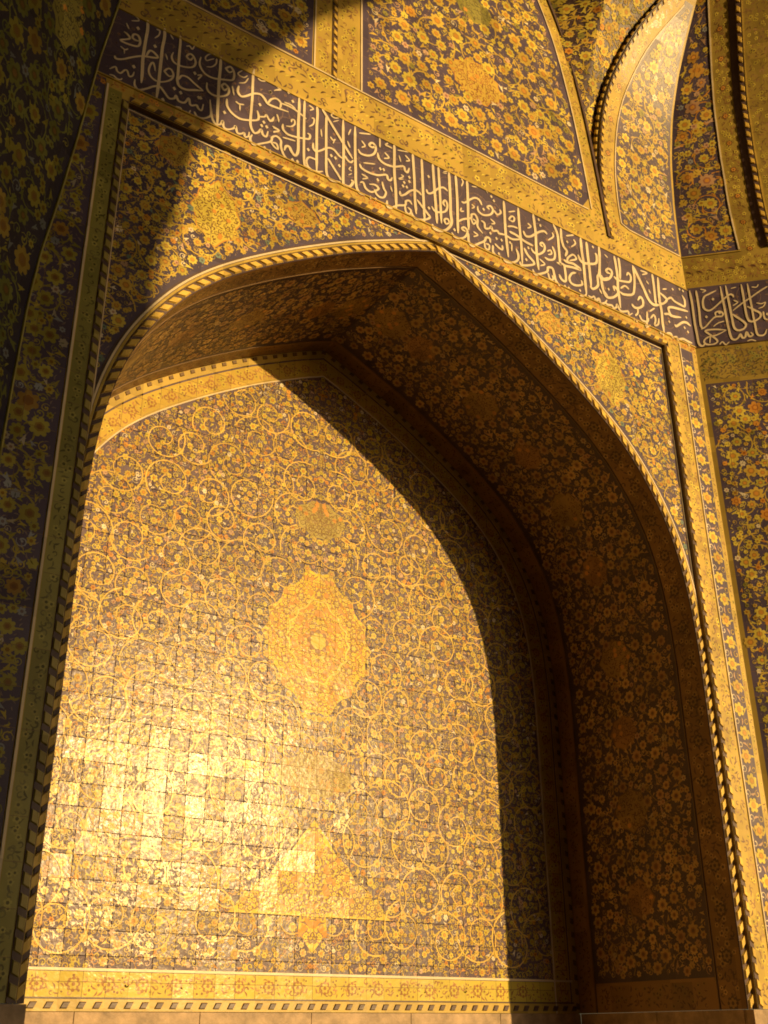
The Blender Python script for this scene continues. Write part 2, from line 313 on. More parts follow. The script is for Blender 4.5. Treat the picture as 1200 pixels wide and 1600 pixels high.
def plain(name, color, rough=.8, scale=4.0, var=.35, bump=.3, scale2=40.0):
    m = bpy.data.materials.new(name)
    m.use_nodes = True
    n, l = m.node_tree.nodes, m.node_tree.links
    b = n['Principled BSDF']
    b.inputs['Roughness'].default_value = rough
    geo = n.new('ShaderNodeNewGeometry')
    nz = n.new('ShaderNodeTexNoise')
    nz.inputs['Scale'].default_value = scale
    nz.inputs['Detail'].default_value = 8
    nz.inputs['Roughness'].default_value = .65
    l.new(geo.outputs['Position'], nz.inputs['Vector'])
    rp = n.new('ShaderNodeValToRGB')
    rp.color_ramp.elements[0].position = .3
    rp.color_ramp.elements[1].position = .7
    rp.color_ramp.elements[0].color = (*[c * (1 - var) for c in color], 1)
    rp.color_ramp.elements[1].color = (*[min(1, c * (1 + var)) for c in color], 1)
    l.new(nz.outputs['Fac'], rp.inputs['Fac'])
    l.new(rp.outputs['Color'], b.inputs['Base Color'])
    n2 = n.new('ShaderNodeTexNoise')
    n2.inputs['Scale'].default_value = scale2
    n2.inputs['Detail'].default_value = 6
    l.new(geo.outputs['Position'], n2.inputs['Vector'])
    bp = n.new('ShaderNodeBump')
    bp.inputs['Strength'].default_value = bump
    bp.inputs['Distance'].default_value = .01
    l.new(n2.outputs['Fac'], bp.inputs['Height'])
    l.new(bp.outputs['Normal'], b.inputs['Normal'])
    return m


NAVY = (.088, .068, .118)
TEAL = (.16, .24, .21)
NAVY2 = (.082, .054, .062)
GOLD = (.53, .375, .072)
YELLOW = (.57, .465, .08)
GREEN = (.27, .25, .065)
OCHRE = (.56, .27, .05)
CREAM = (.70, .62, .45)
BLUE = (.30, .34, .40)
BROWN = (.17, .085, .035)
PINK = (.50, .33, .22)
SHADE_OLIVE = (.13, .145, .038)  # left bay flowers, colour darkened for the shade there
SHADE_OLIVE2 = (.31, .28, .052)  # left strip flowers, shade put into a darker, greener yellow
MAUVE = (.125, .092, .125)
DULL = (.21, .155, .14)

M = {}
M['mosaic'] = glaze('mosaic_faience', None, rough=.36, tilt=.014, wear=.42, cell=.23, joint=.0016)
M['band'] = glaze('plum_faience', (.096, .072, .115), rough=.38, tilt=.012, wear=.35)
M['ground_navy'] = glaze('navy_faience', NAVY, rough=.36, tilt=.012, wear=.4)
M['navy_shaded'] = glaze('shaded_navy_faience', (.030, .027, .050), rough=.5, tilt=.012, wear=.4, spec=.1)  # navy ground darkened in colour for the shaded left bay
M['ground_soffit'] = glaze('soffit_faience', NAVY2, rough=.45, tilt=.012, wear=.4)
M['soffit'] = glaze('soffit_mosaic', None, rough=.42, tilt=.014, wear=.45, cell=.23)
M['back_tile'] = glaze('niche_tile', MAUVE, rough=.38, tilt=.017, wear=.3, spec=.08, pertile=True, bump=.5, coat=.55)
M['back_inlay'] = glaze('niche_tile_painting', None, rough=.38, tilt=.017, joint=.0019, wear=.2, spec=.08, pertile=True, bump=.5, coat=.55)
M['gold'] = glaze('gold_faience', (.48, .345, .08), rough=.34, tilt=.012, wear=.35)
M['green'] = glaze('olive_faience', GREEN, rough=.34, tilt=.012, wear=.35)
M['rope_gold'] = glaze('rope_gold', (.66, .46, .10), rough=.34, tilt=.03, wear=.4)
M['rope_dark'] = glaze('rope_dark', (.105, .070, .068), rough=.36, tilt=.02, wear=.3)
M['rope_olive'] = glaze('rope_olive', (.36, .30, .085), rough=.36, tilt=.03, wear=.4)
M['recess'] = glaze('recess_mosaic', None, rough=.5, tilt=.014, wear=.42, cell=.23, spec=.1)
M['teeth'] = glaze('border_teeth', (.17, .105, .05), rough=.4, tilt=.02)
M['rope_brown'] = glaze('brown_faience', (.17, .10, .04), rough=.4, tilt=.01)
M['gold_shaded'] = glaze('shaded_gold_faience', (.33, .24, .055), rough=.4, tilt=.012, wear=.35)  # gold made darker and greener for the weak light on the right-hand bay
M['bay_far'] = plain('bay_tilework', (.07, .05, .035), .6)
M['squinch'] = glaze('squinch_mosaic', None, rough=.36, tilt=.03, cell=.33, wear=.3, spec=.5, pertile=True, coat=.35)
M['cream'] = glaze('cream_faience', (.70, .60, .43), rough=.32, tilt=.01, wear=.2)
M['grout'] = plain('grout', (.24, .16, .085), .9)
M['stone'] = plain('dado_stone', (.36, .25, .15), .55, 6.0, .55, .25)
M['plaster'] = plain('vault_plaster', (.12, .09, .055), .85, 1.2, .25)
M['brick'] = plain('iwan_brick', (.20, .14, .08), .85, 3.0, .3)
M['ground'] = plain('paving', (.10, .08, .06), .8, 1.5, .25)


# ------------------------------------------------------------------ objects
def empty(name, loc, label, cat, group=None):
    o = bpy.data.objects.new(name, None)
    o.empty_display_size = .3
    COL.objects.link(o)
    o.location = loc
    o['label'] = label
    o['category'] = cat
    o['kind'] = 'thing'
    if group:
        o['group'] = group
    return o


def adopt(o, parent):
    if parent is None:
        return
    o.parent = parent
    if parent.type == 'EMPTY':
        o.matrix_parent_inverse = Matrix.Translation(-Vector(parent.location))


def mesh_obj(name, verts, faces, mat, parent=None, smooth=False):
    me = bpy.data.meshes.new(name)
    me.from_pydata([tuple(v) for v in verts], [], [tuple(int(i) for i in f) for f in faces])
    me.materials.append(mat)
    if smooth:
        me.polygons.foreach_set('use_smooth', [True] * len(me.polygons))
    me.update()
    o = bpy.data.objects.new(name, me)
    COL.objects.link(o)
    adopt(o, parent)
    return o


def grid_obj(name, fn, us, vs, mat, parent=None, smooth=True, off=0.0):
    us, vs = np.asarray(us, float), np.asarray(vs, float)
    U, V = np.meshgrid(us, vs, indexing='ij')
    p, nn = fn(U.ravel(), V.ravel())
    p = p + nn * off
    nv = len(vs)
    f = []
    for i in range(len(us) - 1):
        for j in range(nv - 1):
            f.append((i * nv + j, (i + 1) * nv + j, (i + 1) * nv + j + 1, i * nv + j + 1))
    return mesh_obj(name, p, f, mat, parent, smooth)


def plane_poly(name, pts, y, mat, parent=None):
    v = [(p[0], y, p[1]) for p in pts]
    return mesh_obj(name, v, [tuple(range(len(v)))], mat, parent)


def slab(name, pts, y0, y1, mat, parent=None):
    """polygon in the XZ plane with a real thickness from y0 (front) to y1"""
    n = len(pts)
    v = [(p[0], y0, p[1]) for p in pts] + [(p[0], y1, p[1]) for p in pts]
    f = [tuple(range(n)), tuple(range(2 * n - 1, n - 1, -1))]
    f += [(i, (i + 1) % n, n + (i + 1) % n, n + i) for i in range(n)]
    return mesh_obj(name, v, f, mat, parent)


def box_obj(name, lo, hi, mat, parent=None):
    x0, y0, z0 = lo
    x1, y1, z1 = hi
    v = [(x0, y0, z0), (x1, y0, z0), (x1, y1, z0), (x0, y1, z0), (x0, y0, z1), (x1, y0, z1), (x1, y1, z1), (x0, y1, z1)]
    f = [(0, 3, 2, 1), (4, 5, 6, 7), (0, 1, 5, 4), (1, 2, 6, 5), (2, 3, 7, 6), (3, 0, 4, 7)]
    return mesh_obj(name, v, f, mat, parent)


# ------------------------------------------------------------------ painted / mosaic ornament as real inlay
def fan(outline):
    k = len(outline)
    return np.vstack([[[0, 0]], outline]), np.array([(0, i + 1, (i + 1) % k + 1) for i in range(k)])


def t_rosette(n, depth=.28, k=3):
    a = np.arange(n * k) * 2 * math.pi / (n * k)
    r = 1 - depth * np.abs(np.sin(n * a / 2)) ** 3 if False else 1 - depth * (1 - np.abs(np.cos(n * a / 2)) ** .7)
    return fan(np.c_[r * np.cos(a), r * np.sin(a)])


def t_disc(k=7):
    a = np.arange(k) * 2 * math.pi / k
    return fan(np.c_[np.cos(a), np.sin(a)])


def t_leaf(bend=.25):
    x = np.array([-1, -.55, 0, .5, 1.0])
    w = np.array([.02, .20, .27, .17, .01])
    y = bend * (1 - x * x)
    top = np.c_[x, y + w]
    bot = np.c_[x[::-1], (y - w)[::-1]]
    v = np.vstack([top, bot])
    k = len(x)
    t = []
    for i in range(k - 1):
        t += [(i, 2 * k - 1 - i, 2 * k - 2 - i), (i, 2 * k - 2 - i, i + 1)]
    return v, np.array(t)


def strip_tris(n):
    t = []
    for i in range(n - 1):
        t += [(2 * i, 2 * i + 1, 2 * i + 3), (2 * i, 2 * i + 3, 2 * i + 2)]
    return np.array(t)


def ribbon_verts(p, w):
    p = np.asarray(p, float)
    w = np.broadcast_to(np.asarray(w, float), (len(p),))
    t = np.gradient(p, axis=0)
    t /= np.linalg.norm(t, axis=1)[:, None] + 1e-9
    nn = np.c_[-t[:, 1], t[:, 0]] * (w * .5)[:, None]
    return np.stack([p + nn, p - nn], 1).reshape(-1, 2)


def t_curl(turn=1.0, w=.26):
    t = np.linspace(0, 1, 10)
    a = -.4 + t * turn * 2 * math.pi
    r = 1.0 - .62 * t
    p = np.c_[r * np.cos(a), r * np.sin(a)]
    return ribbon_verts(p, w * (.35 + .9 * t)), strip_tris(10)


def t_palmette():
    a = np.linspace(-math.pi, math.pi, 22, endpoint=False)
    r = .55 + .45 * np.maximum(0, np.cos(a * .5)) ** 1.5 + .16 * np.cos(7 * a)
    return fan(np.c_[r * np.cos(a), r * np.sin(a)])


T_ROS5, T_ROS6, T_ROS8 = t_rosette(5, .36, 4), t_rosette(6, .34, 4), t_rosette(8, .26, 4)
T_DISC, T_LEAF, T_LEAF2 = t_disc(6), t_leaf(.28), t_leaf(-.1)
T_CURL, T_CURL2, T_PALM = t_curl(1.0), t_curl(.75, .55), t_palmette()


class Inlay:
    def __init__(self):
        self.v, self.o, self.f, self.c, self.n, self.k = [], [], [], [], 0, 0

    def add(self, tm, cen, ang, sc, col, layer, asp=1.0):
        tv, tt = tm
        cen = np.atleast_2d(np.asarray(cen, float))
        N = len(cen)
        if N == 0:
            return
        ang = np.broadcast_to(np.asarray(ang, float), (N,))
        sc = np.broadcast_to(np.asarray(sc, float), (N,))
        col = np.broadcast_to(np.asarray(col, float), (N, 3))
        x, y = tv[:, 0][None] * sc[:, None], tv[:, 1][None] * sc[:, None] * asp
        c, s = np.cos(ang)[:, None], np.sin(ang)[:, None]
        P = np.stack([cen[:, :1] + x * c - y * s, cen[:, 1:] + x * s + y * c], 2)
        off = layer + ((np.arange(N) + self.k) % 29) * 2.6e-5
        self.k += N
        k = len(tv)
        self.v.append(P.reshape(-1, 2))
        self.o.append(np.repeat(off, k))
        self.c.append(np.repeat(col, k, 0))
        self.f.append((tt[None] + (np.arange(N) * k)[:, None, None]).reshape(-1, 3) + self.n)
        self.n += N * k

    def ribbon(self, p, w, col, layer):
        if len(p) < 2:
            return
        v = ribbon_verts(p, w)
        off = layer + (self.k % 29) * 2.6e-5
        self.k += 1
        self.v.append(v)
        self.o.append(np.full(len(v), off))
        self.c.append(np.tile(np.asarray(col, float), (len(v), 1)))
        self.f.append(strip_tris(len(p)) + self.n)
        self.n += len(v)

    def poly(self, pts, col, layer):
        pts = np.asarray(pts, float)
        c = pts.mean(0)
        tv, tt = fan(pts - c)
        self.add((tv, tt), [c], 0, 1, col, layer)

    def mirror(self, u0):
        if not self.n:
            return
        v = np.vstack(self.v)
        v2 = v.copy()
        v2[:, 0] = 2 * u0 - v2[:, 0]
        f = np.vstack(self.f)
        self.v.append(v2)
        self.o.append(np.concatenate(self.o) + 9e-6)
        self.c.append(np.vstack(self.c))
        self.f.append(f[:, ::-1] + self.n)
        self.n *= 2

    def build(self, name, fn, mat, parent, smooth=True, zs=.5):
        v, o, c, f = np.vstack(self.v), np.concatenate(self.o), np.vstack(self.c), np.vstack(self.f)
        p, nn = fn(v[:, 0], v[:, 1])
        p = (p + nn * (o * zs)[:, None]).astype(np.float32)
        me = bpy.data.meshes.new(name)
        me.vertices.add(len(p))
        me.vertices.foreach_set('co', p.ravel())
        me.loops.add(f.size)
        me.loops.foreach_set('vertex_index', f.astype(np.int32).ravel())
        me.polygons.add(len(f))
        me.polygons.foreach_set('loop_start', np.arange(0, f.size, 3, dtype=np.int32))
        me.polygons.foreach_set('loop_total', np.full(len(f), 3, np.int32))
        me.update(calc_edges=True)
        at = me.attributes.new('Col', 'FLOAT_COLOR', 'POINT')
        at.data.foreach_set('color', np.c_[np.clip(c, 0, 1), np.ones(len(c))].astype(np.float32).ravel())
        me.materials.append(mat)
        me.validate()
        ob = bpy.data.objects.new(name, me)
        COL.objects.link(ob)
        adopt(ob, parent)
        ob['kind'] = 'stuff'
        return ob


def inside(poly, p):
    poly = np.asarray(poly, float)
    x, y = p[:, 0], p[:, 1]
    res = np.zeros(len(p), bool)
    x0, y0 = poly[-1]
    for x1, y1 in poly:
        if y0 != y1:
            c = ((y0 > y) != (y1 > y)) & (x < (x1 - x0) * (y - y0) / (y1 - y0) + x0)
            res ^= c
        x0, y0 = x1, y1
    return res


def edge_dist(poly, p):
    poly = np.asarray(poly, float)
    d = np.full(len(p), 1e9)
    a = poly[-1]
    for b in poly:
        ab = b - a
        q = ab @ ab
        if q > 0:
            t = np.clip(((p - a) @ ab) / q, 0, 1)
            d = np.minimum(d, np.linalg.norm(p - a - t[:, None] * ab, axis=1))
        a = b
    return d


def sdf(poly):
    return lambda p: np.where(inside(poly, p), 1., -1.) * edge_dist(poly, p)


def hexpts(bb, s, jit=.28):
    x0, x1, y0, y1 = bb
    ny = int((y1 - y0) / (s * .866)) + 2
    nx = int((x1 - x0) / s) + 2
    j, i = np.meshgrid(np.arange(ny), np.arange(nx), indexing='ij')
    x = x0 + (i + .5 * (j % 2)) * s
    y = y0 + j * s * .866
    p = np.c_[x.ravel(), y.ravel()]
    return p + rng.uniform(-jit, jit, p.shape) * s


def free_of(p, occ, pad):
    ok = np.ones(len(p), bool)
    for (x, y, r) in occ:
        ok &= (p[:, 0] - x) ** 2 + (p[:, 1] - y) ** 2 > (r + pad) ** 2
    return ok


def pick(cols, wts, n, var=.14):
    c = np.array(cols)[rng.choice(len(cols), n, p=np.array(wts) / sum(wts))]
    return c * rng.uniform(1 - var, 1 + var, (n, 1))


L0, L1, L2, L3, L4, L5 = .0012, .0026, .0040, .0054, .0068, .0082


def flowers(I, cen, r, col, centre=OCHRE, layer=L3, tm=None, ring=True):
    cen = np.atleast_2d(cen)
    n = len(cen)
    if n == 0:
        return
    r = np.broadcast_to(np.asarray(r, float), (n,))
    ang = rng.uniform(0, 6.28, n)
    I.add(tm or T_ROS8, cen, ang, r, col, layer)
    if ring:
        I.add(T_DISC, cen, ang, r * .50, np.asarray(col) * np.array([.72, .55, .6]), layer + .0008)
    I.add(T_DISC, cen, ang, r * .28, centre, layer + .0016)


def arabesque(I, poly, vine_s=.42, vine_r=.19, vine_w=.012, vine_col=GOLD, big_s=None, big_r=.05, big_cols=((GOLD, YELLOW), (1, 1)),
              fill_s=.058, fill_r=.026, fill_cols=((GOLD, YELLOW, CREAM, OCHRE), (5, 3, 2, 1)), margin=.01, meds=(), centre=OCHRE, leaf_w=4, fl_w=3, curl_w=3, curl_scale=1.0, vine_top=False, tiny=DULL):
    S = sdf(poly)
    P = np.asarray(poly, float)
    bb = (P[:, 0].min(), P[:, 0].max(), P[:, 1].min(), P[:, 1].max())
    occ = []

    def outside_meds(p):
        ok = np.ones(len(p), bool)
        for m in meds:
            ok &= ~inside(m['poly'], p)
        return ok
    # medallions: a ground of their own with fine dark scrolls
    for m in meds:
        I.poly(m['poly'], m['col'], L0)
        loop = np.vstack([m['poly'], m['poly'][:1]])
        if m.get('edge') is not None:
            I.ribbon(loop, .010, m['edge'], L1)
        mp = np.asarray(m['poly'])
        q = hexpts((mp[:, 0].min(), mp[:, 0].max(), mp[:, 1].min(), mp[:, 1].max()), m.get('s', .052) * .78)
        q = q[sdf(m['poly'])(q) > .012]
        k = rng.choice(4, len(q), p=[.42, .24, .26, .08])
        rr = m.get('r', .019)
        ink = np.array(m.get('ink', BROWN))
        w_ = lambda g: ink * rng.uniform(.8, 1.35, (g.sum(), 1))
        g = k == 0
        I.add(T_CURL2, q[g], rng.uniform(0, 6.28, g.sum()), rr * rng.uniform(.8, 1.15, g.sum()), w_(g), L1)
        g = k == 1
        I.add(T_LEAF, q[g], rng.uniform(0, 6.28, g.sum()), rr * 1.05, w_(g), L2)
        g = k == 2
        I.add(T_ROS6, q[g], rng.uniform(0, 6.28, g.sum()), rr * 1.05, w_(g), L2)
        I.add(T_ROS5, q[g], rng.uniform(0, 6.28, g.sum()), rr * .68, np.array(m['col']) * 1.2, L3)
        I.add(T_DISC, q[g], 0, rr * .25, ink, L4)
        g = k == 3
        I.add(T_ROS6, q[g], 0, rr * 1.2, np.array(OCHRE), L2)
        if m.get('rings'):
            c0 = mp.mean(0)
            for f_, w_r, cc in ((.80, .011, OCHRE), (.58, .016, (.70, .56, .12)), (.36, .012, OCHRE)):
                lp = c0 + (loop - c0) * f_
                I.ribbon(lp, w_r, cc, L4)
            I.add(T_ROS8, [c0], 0, .11, np.array((.30, .17, .08)), L4)
            I.add(T_ROS8, [c0], .3, .08, np.array(YELLOW), L5)
            a_ = np.arange(12) * math.pi / 6
            pts_ = c0 + np.c_[.37 * np.cos(a_), .44 * np.sin(a_)]
            I.add(T_ROS6, pts_, a_, .042, np.array((.30, .17, .08)), L4)
            I.add(T_ROS5, pts_, a_, .027, np.array(YELLOW), L5)
    # spiral vines
    c = hexpts(bb, vine_s, .2)
    c = c[(S(c) > vine_r * .35)]
    c = c[outside_meds(c)]
    for (x, y) in c:
        d = 1 if rng.random() < .5 else -1
        a0 = rng.uniform(0, 6.28)
        R = vine_r * rng.uniform(.85, 1.2)
        t = np.linspace(0, 1, 30)
        r = R * (1.25 - 1.0 * t)
        a = a0 + d * t * 2 * math.pi * 1.35
        p = np.c_[x + r * np.cos(a), y + r * np.sin(a)]
        ok = (S(p) > margin + vine_w) & outside_meds(p)
        i = 0
        while i < len(p):
            if ok[i]:
                j = i
                while j + 1 < len(p) and ok[j + 1]:
                    j += 1
                if j - i >= 2:
                    I.ribbon(p[i:j + 1], vine_w * (1.1 - .4 * t[i:j + 1]), np.array(vine_col) * rng.uniform(.9, 1.15), L5 if vine_top else L1)
                i = j + 1
            else:
                i += 1
        lf = np.arange(3, 28, 4)
        q = p[lf] + .6 * vine_w * np.c_[np.cos(a[lf]), np.sin(a[lf])]
        g = ok[lf]
        if g.any():
            I.add(T_LEAF, q[g], a[lf][g] + d * (math.pi / 2 + .5), fill_r * 1.0, np.array(vine_col), L2)
        if ok[-1]:
            occ.append((p[-1, 0], p[-1, 1], big_r * .8))
            flowers(I, [p[-1]], big_r * rng.uniform(.7, 1.0), pick(*big_cols, 1), centre)
    # large flowers
    if big_s:
        q = hexpts(bb, big_s, .25)
        q = q[S(q) > margin + big_r]
        if len(q):
            q = q[outside_meds(q)]
        if len(q):
            q = q[free_of(q, occ, big_r * .8)]
        rr = big_r * rng.uniform(.75, 1.2, len(q))
        h = len(q) // 2
        flowers(I, q[:h], rr[:h], pick(*big_cols, h), centre)
        flowers(I, q[h:], rr[h:], pick(*big_cols, len(q) - h), centre, tm=T_ROS6)
        occ += [(a[0], a[1], b) for a, b in zip(q, rr)]
    # filling of small flowers, leaves, scrolls
    q = hexpts(bb, fill_s * .84)
    q = q[S(q) > margin + fill_r * .9]
    if not len(q):
        return
    q = q[outside_meds(q)]
    if len(occ):
        q = q[free_of(q, occ, fill_r * .55)]
    n = len(q)
    w = np.array([fl_w, leaf_w, curl_w, 1.2], float)
    k = rng.choice(4, n, p=w / w.sum())
    col = pick(*fill_cols, n)
    ang = rng.uniform(0, 6.28, n)
    rr = fill_r * rng.uniform(.75, 1.25, n)
    g = k == 0
    I.add(T_ROS6, q[g], ang[g], rr[g], col[g], L3)
    I.add(T_DISC, q[g], ang[g], rr[g] * .4, col[g] * np.array([.6, .4, .4]), L4)
    g = k == 1
    I.add(T_LEAF, q[g], ang[g], rr[g] * 1.15, col[g], L2)
    I.add(T_LEAF2, q[g] + .5 * rr[g][:, None] * np.c_[np.cos(ang[g] + 1.9), np.sin(ang[g] + 1.9)], ang[g] + 2.3, rr[g] * .8, col[g], L2 + .0007)
    g = k == 2
    I.add(T_CURL, q[g], ang[g], rr[g] * 1.05 * curl_scale, col[g], L2)
    I.add(T_DISC, q[g], ang[g], rr[g] * .22, col[g], L2 + .0007)
    g = k == 3
    I.add(T_PALM, q[g], ang[g], rr[g] * 1.2, col[g], L3)
    I.add(T_LEAF2, q[g], ang[g], rr[g] * .5, col[g] * .35, L4)
    # tiny leaves and buds in what is left
    q = hexpts(bb, fill_s * .62)
    q = q[S(q) > margin + fill_r * .5]
    if len(q):
        q = q[outside_meds(q)]
    n = len(q)
    I.add(T_LEAF, q, rng.uniform(0, 6.28, n), fill_r * rng.uniform(.4, .75, n), pick((tiny, fill_cols[0][0]), (3, 1), n), L1 + .0009)


def gold_band(I, poly, s=.055, r=.018, ink=BROWN, light=YELLOW, margin=.004, dens=.55, lights=None):
    """fine ornament on a gold border: dark scrolls and leaves, small pale blossoms"""
    P = np.asarray(poly, float)
    S = sdf(poly)
    bb = (P[:, 0].min(), P[:, 0].max(), P[:, 1].min(), P[:, 1].max())
    s, r = s * .70, r * 1.0
    q = hexpts(bb, s, .32)
    q = q[S(q) > r * .8 + margin]
    n = len(q)
    if n == 0:
        return
    k = rng.random(n)
    ang = rng.uniform(0, 6.28, n)
    rr = r * rng.uniform(.7, 1.15, n)
    g = k < dens * .55
    I.add(T_CURL2, q[g], ang[g], rr[g], np.array(ink) * rng.uniform(1.0, 1.9, (g.sum(), 1)), L0)
    g = (k >= dens * .55) & (k < dens)
    I.add(T_LEAF, q[g], ang[g], rr[g] * 1.1, np.array(ink) * rng.uniform(.8, 1.5, (g.sum(), 1)), L0)
    g = (k >= dens) & (k < dens + .30)
    I.add(T_ROS5, q[g], ang[g], rr[g], pick(lights or (light,), [1] * len(lights or (light,)), g.sum()), L1)
    I.add(T_DISC, q[g], ang[g], rr[g] * .42, np.array(ink), L2)


def rosette_row(I, pts, r, col=OCHRE, ink=BROWN):
    pts = np.atleast_2d(pts)
    I.add(T_ROS8, pts, 0, r, np.array(ink), L2)
    I.add(T_ROS6, pts, 0, r * .72, np.array(col), L3)
    I.add(T_DISC, pts, 0, r * .28, np.array(ink), L4)


def rect(x0, x1, z0, z1, n=1):
    return np.array([(x0, z0), (x1, z0), (x1, z1), (x0, z1)], float)


def cusped(cx, cz, hw, hh, lobes=12, depth=.07, point=.25):
    depth = depth * 2.0
    a = np.linspace(0, 2 * math.pi, 72, endpoint=False)
    sh = 1 + point * (np.abs(np.sin(a)) ** 6)
    r = 1 - depth * np.abs(np.sin(lobes * a / 2))
    return np.c_[cx + hw * r * np.cos(a), cz + hh * r * sh * np.sin(a) / (1 + point)]


# rope mouldings: one shared skewed tile, each tile an object
_rope = {}


def rope_mesh(length, width, height, skew, mat):
    key = (round(length, 4), round(width, 4), round(height, 4), skew, mat.name)
    if key in _rope:
        return _rope[key]
    h, w, k = length / 2, width / 2, skew
    low = [(-h - k * w, -w, 0), (h - k * w, -w, 0), (h + k * w, w, 0), (-h + k * w, w, 0)]
    b = .72
    top = [(x * .82, y * b, height) for x, y, z in low]
    me = bpy.data.meshes.new('rope_tile')
    me.from_pydata(low + top, [], [(0, 1, 5, 4), (1, 2, 6, 5), (2, 3, 7, 6), (3, 0, 4, 7), (4, 5, 6, 7)])
    me.materials.append(mat)
    me.update()
    _rope[key] = me
    return me


def rope_tiles(parent, fn, line, pitch, length, width, height=.012, skew=.6, mat=None, off=.0, name='rope_tile', start=.5):
    """individual tiles set along a line given in panel coordinates"""
    line = np.asarray(line, float)
    s = np.concatenate([[0], np.cumsum(np.linalg.norm(np.diff(line, axis=0), axis=1))])
    n = int(s[-1] / pitch)
    me = rope_mesh(length, width, height, skew, mat or M['rope_gold'])
    at = (np.arange(n) + start) * (s[-1] / n)
    P2 = np.c_[np.interp(at, s, line[:, 0]), np.interp(at, s, line[:, 1])]
    Q2 = np.c_[np.interp(at + .01, s, line[:, 0]), np.interp(at + .01, s, line[:, 1])]
    O2 = np.c_[np.interp(at - .01, s, line[:, 0]), np.interp(at - .01, s, line[:, 1])]
    p, nn = fn(P2[:, 0], P2[:, 1])
    t = fn(Q2[:, 0], Q2[:, 1])[0] - fn(O2[:, 0], O2[:, 1])[0]
    out = []
    for i in range(n):
        tz = Vector(nn[i])
        tx = Vector(t[i]).normalized()
        tz = (tz - tx * tz.dot(tx)).normalized()
        ty = tz.cross(tx)
        o = bpy.data.objects.new(name, me)
        COL.objects.link(o)
        o.parent = parent
        pos = Vector(p[i]) + tz * off
        o.matrix_local = Matrix((tx, ty, tz)).transposed().to_4x4()
        o.location = pos
        out.append(o)
    return out


def band_strip(name, fn, line, w, mat, parent, off=.008):
    """a flat strip of width w along a line in panel coordinates, with little side faces"""
    line = np.asarray(line, float)
    v = ribbon_verts(line, w)
    p, nn = fn(v[:, 0], v[:, 1])
    top = p + nn * off
    n = len(v)
    V = np.vstack([top, p - nn * .004])
    F = []
    for i in range(len(line) - 1):
        a, b, c, d = 2 * i, 2 * i + 1, 2 * i + 3, 2 * i + 2
        F += [(a, b, c, d), (a, d, n + d, n + a), (c, b, n + b, n + c)]
    return mesh_obj(name, V, F, mat, parent)


def dense(line, step=.15):
    line = np.asarray(line, float)
    s = np.concatenate([[0], np.cumsum(np.linalg.norm(np.diff(line, axis=0), axis=1))])
    t = np.linspace(0, s[-1], max(2, int(s[-1] / step) + 1))
    return np.c_[np.interp(t, s, line[:, 0]), np.interp(t, s, line[:, 1])]


def calligraphy(parent, fn, strokes, dots, mat, h=.003):
    for item in strokes.split(';'):
        w, pts = item.split(':')
        w = max(.0105, int(w) / 1000 * 1.0)
        p = np.array([[float(c) / 1000 for c in q.split(',')] for q in pts.split()])
        p = catmull(p, 5) if len(p) > 2 else dense(p, .02)
        t = np.linspace(0, 1, len(p))
        ww = w * np.clip(np.minimum(.45 + t * 9, .5 + (1 - t) * 5), .4, 1.05)
        tg = np.gradient(p, axis=0)
        ww = ww * (.74 + .42 * np.abs(np.cos(np.arctan2(tg[:, 1], tg[:, 0]) + .9)) ** .8)
        v = ribbon_verts(p, ww)
        c, nn = fn(v[:, 0], v[:, 1])
        n = len(v)
        V = np.vstack([c + nn * h, c])
        F = []
        for i in range(len(p) - 1):
            a, b, cc, d = 2 * i, 2 * i + 1, 2 * i + 3, 2 * i + 2
            F += [(a, b, cc, d), (a, d, n + d, n + a), (cc, b, n + b, n + cc)]
        # strokes that cross lie at slightly different heights
        V[:n] += nn * rng.uniform(0, .0018)
        mesh_obj('letter', V, F, mat, parent)
    me = None
    for q in dots.split():
        u, v = [float(c) / 1000 for c in q.split(',')]
        a = .016
        k = np.array([(u, v + a * 1.2), (u + a, v), (u, v - a * 1.2), (u - a, v)])
        c, nn = fn(k[:, 0], k[:, 1])
        V = np.vstack([c + nn * (h + .001), c])
        mesh_obj('letter_dot', V, [(3, 2, 1, 0), (0, 1, 5, 4), (1, 2, 6, 5), (2, 3, 7, 6), (3, 0, 4, 7)], mat, parent)


# ------------------------------------------------------------------ ground
g = 120.0
gr = mesh_obj('ground', [(-g, -g, 0), (g, -g, 0), (g, g, 0), (-g, g, 0)], [(0, 1, 2, 3)], M['ground'])
gr['kind'] = 'structure'

# ------------------------------------------------------------------ the arched wall
W1 = fn_plane(YF)
W0p = fn_plane(0.0)
wall = empty('arched_wall', (XM, 0, 0), 'sunlit tiled wall with pointed arch, calligraphy band and gold borders', 'wall')

# spandrels (the framed field minus the arch opening), one sheet whose arch edge is the edge of the soffit
field = np.vstack([[(XL - .001, ZB), (XL - .001, ZF), (XM, ZF)], [(XR + .001, ZF), (XR + .001, ZB)], ARCH[::-1]])
left_half = np.vstack([[(XL - .001, ZB), (XL - .001, ZF), (XM, ZF)], ARCH[:len(HALF)][::-1]])
right_half = np.vstack([[(XM, ZF), (XR + .001, ZF), (XR + .001, ZB)], ARCH[len(HALF) - 1:][::-1]])
sp = mesh_obj('spandrel', [(p[0], 0, p[1]) for p in left_half], [tuple(range(len(left_half)))], M['ground_navy'], wall)
sp2 = mesh_obj('spandrel', [(p[0], 0, p[1]) for p in right_half], [tuple(range(len(right_half)))], M['ground_navy'], wall)
o1 = arch_off(.125)
sel = (o1[:, 0] >= XM) & (o1[:, 0] < XR - .02)
dom = np.vstack([[(XM, ZF)], [(XR, ZF)], [(XR, o1[sel][-1, 1])], o1[sel][::-1]])
I = Inlay()
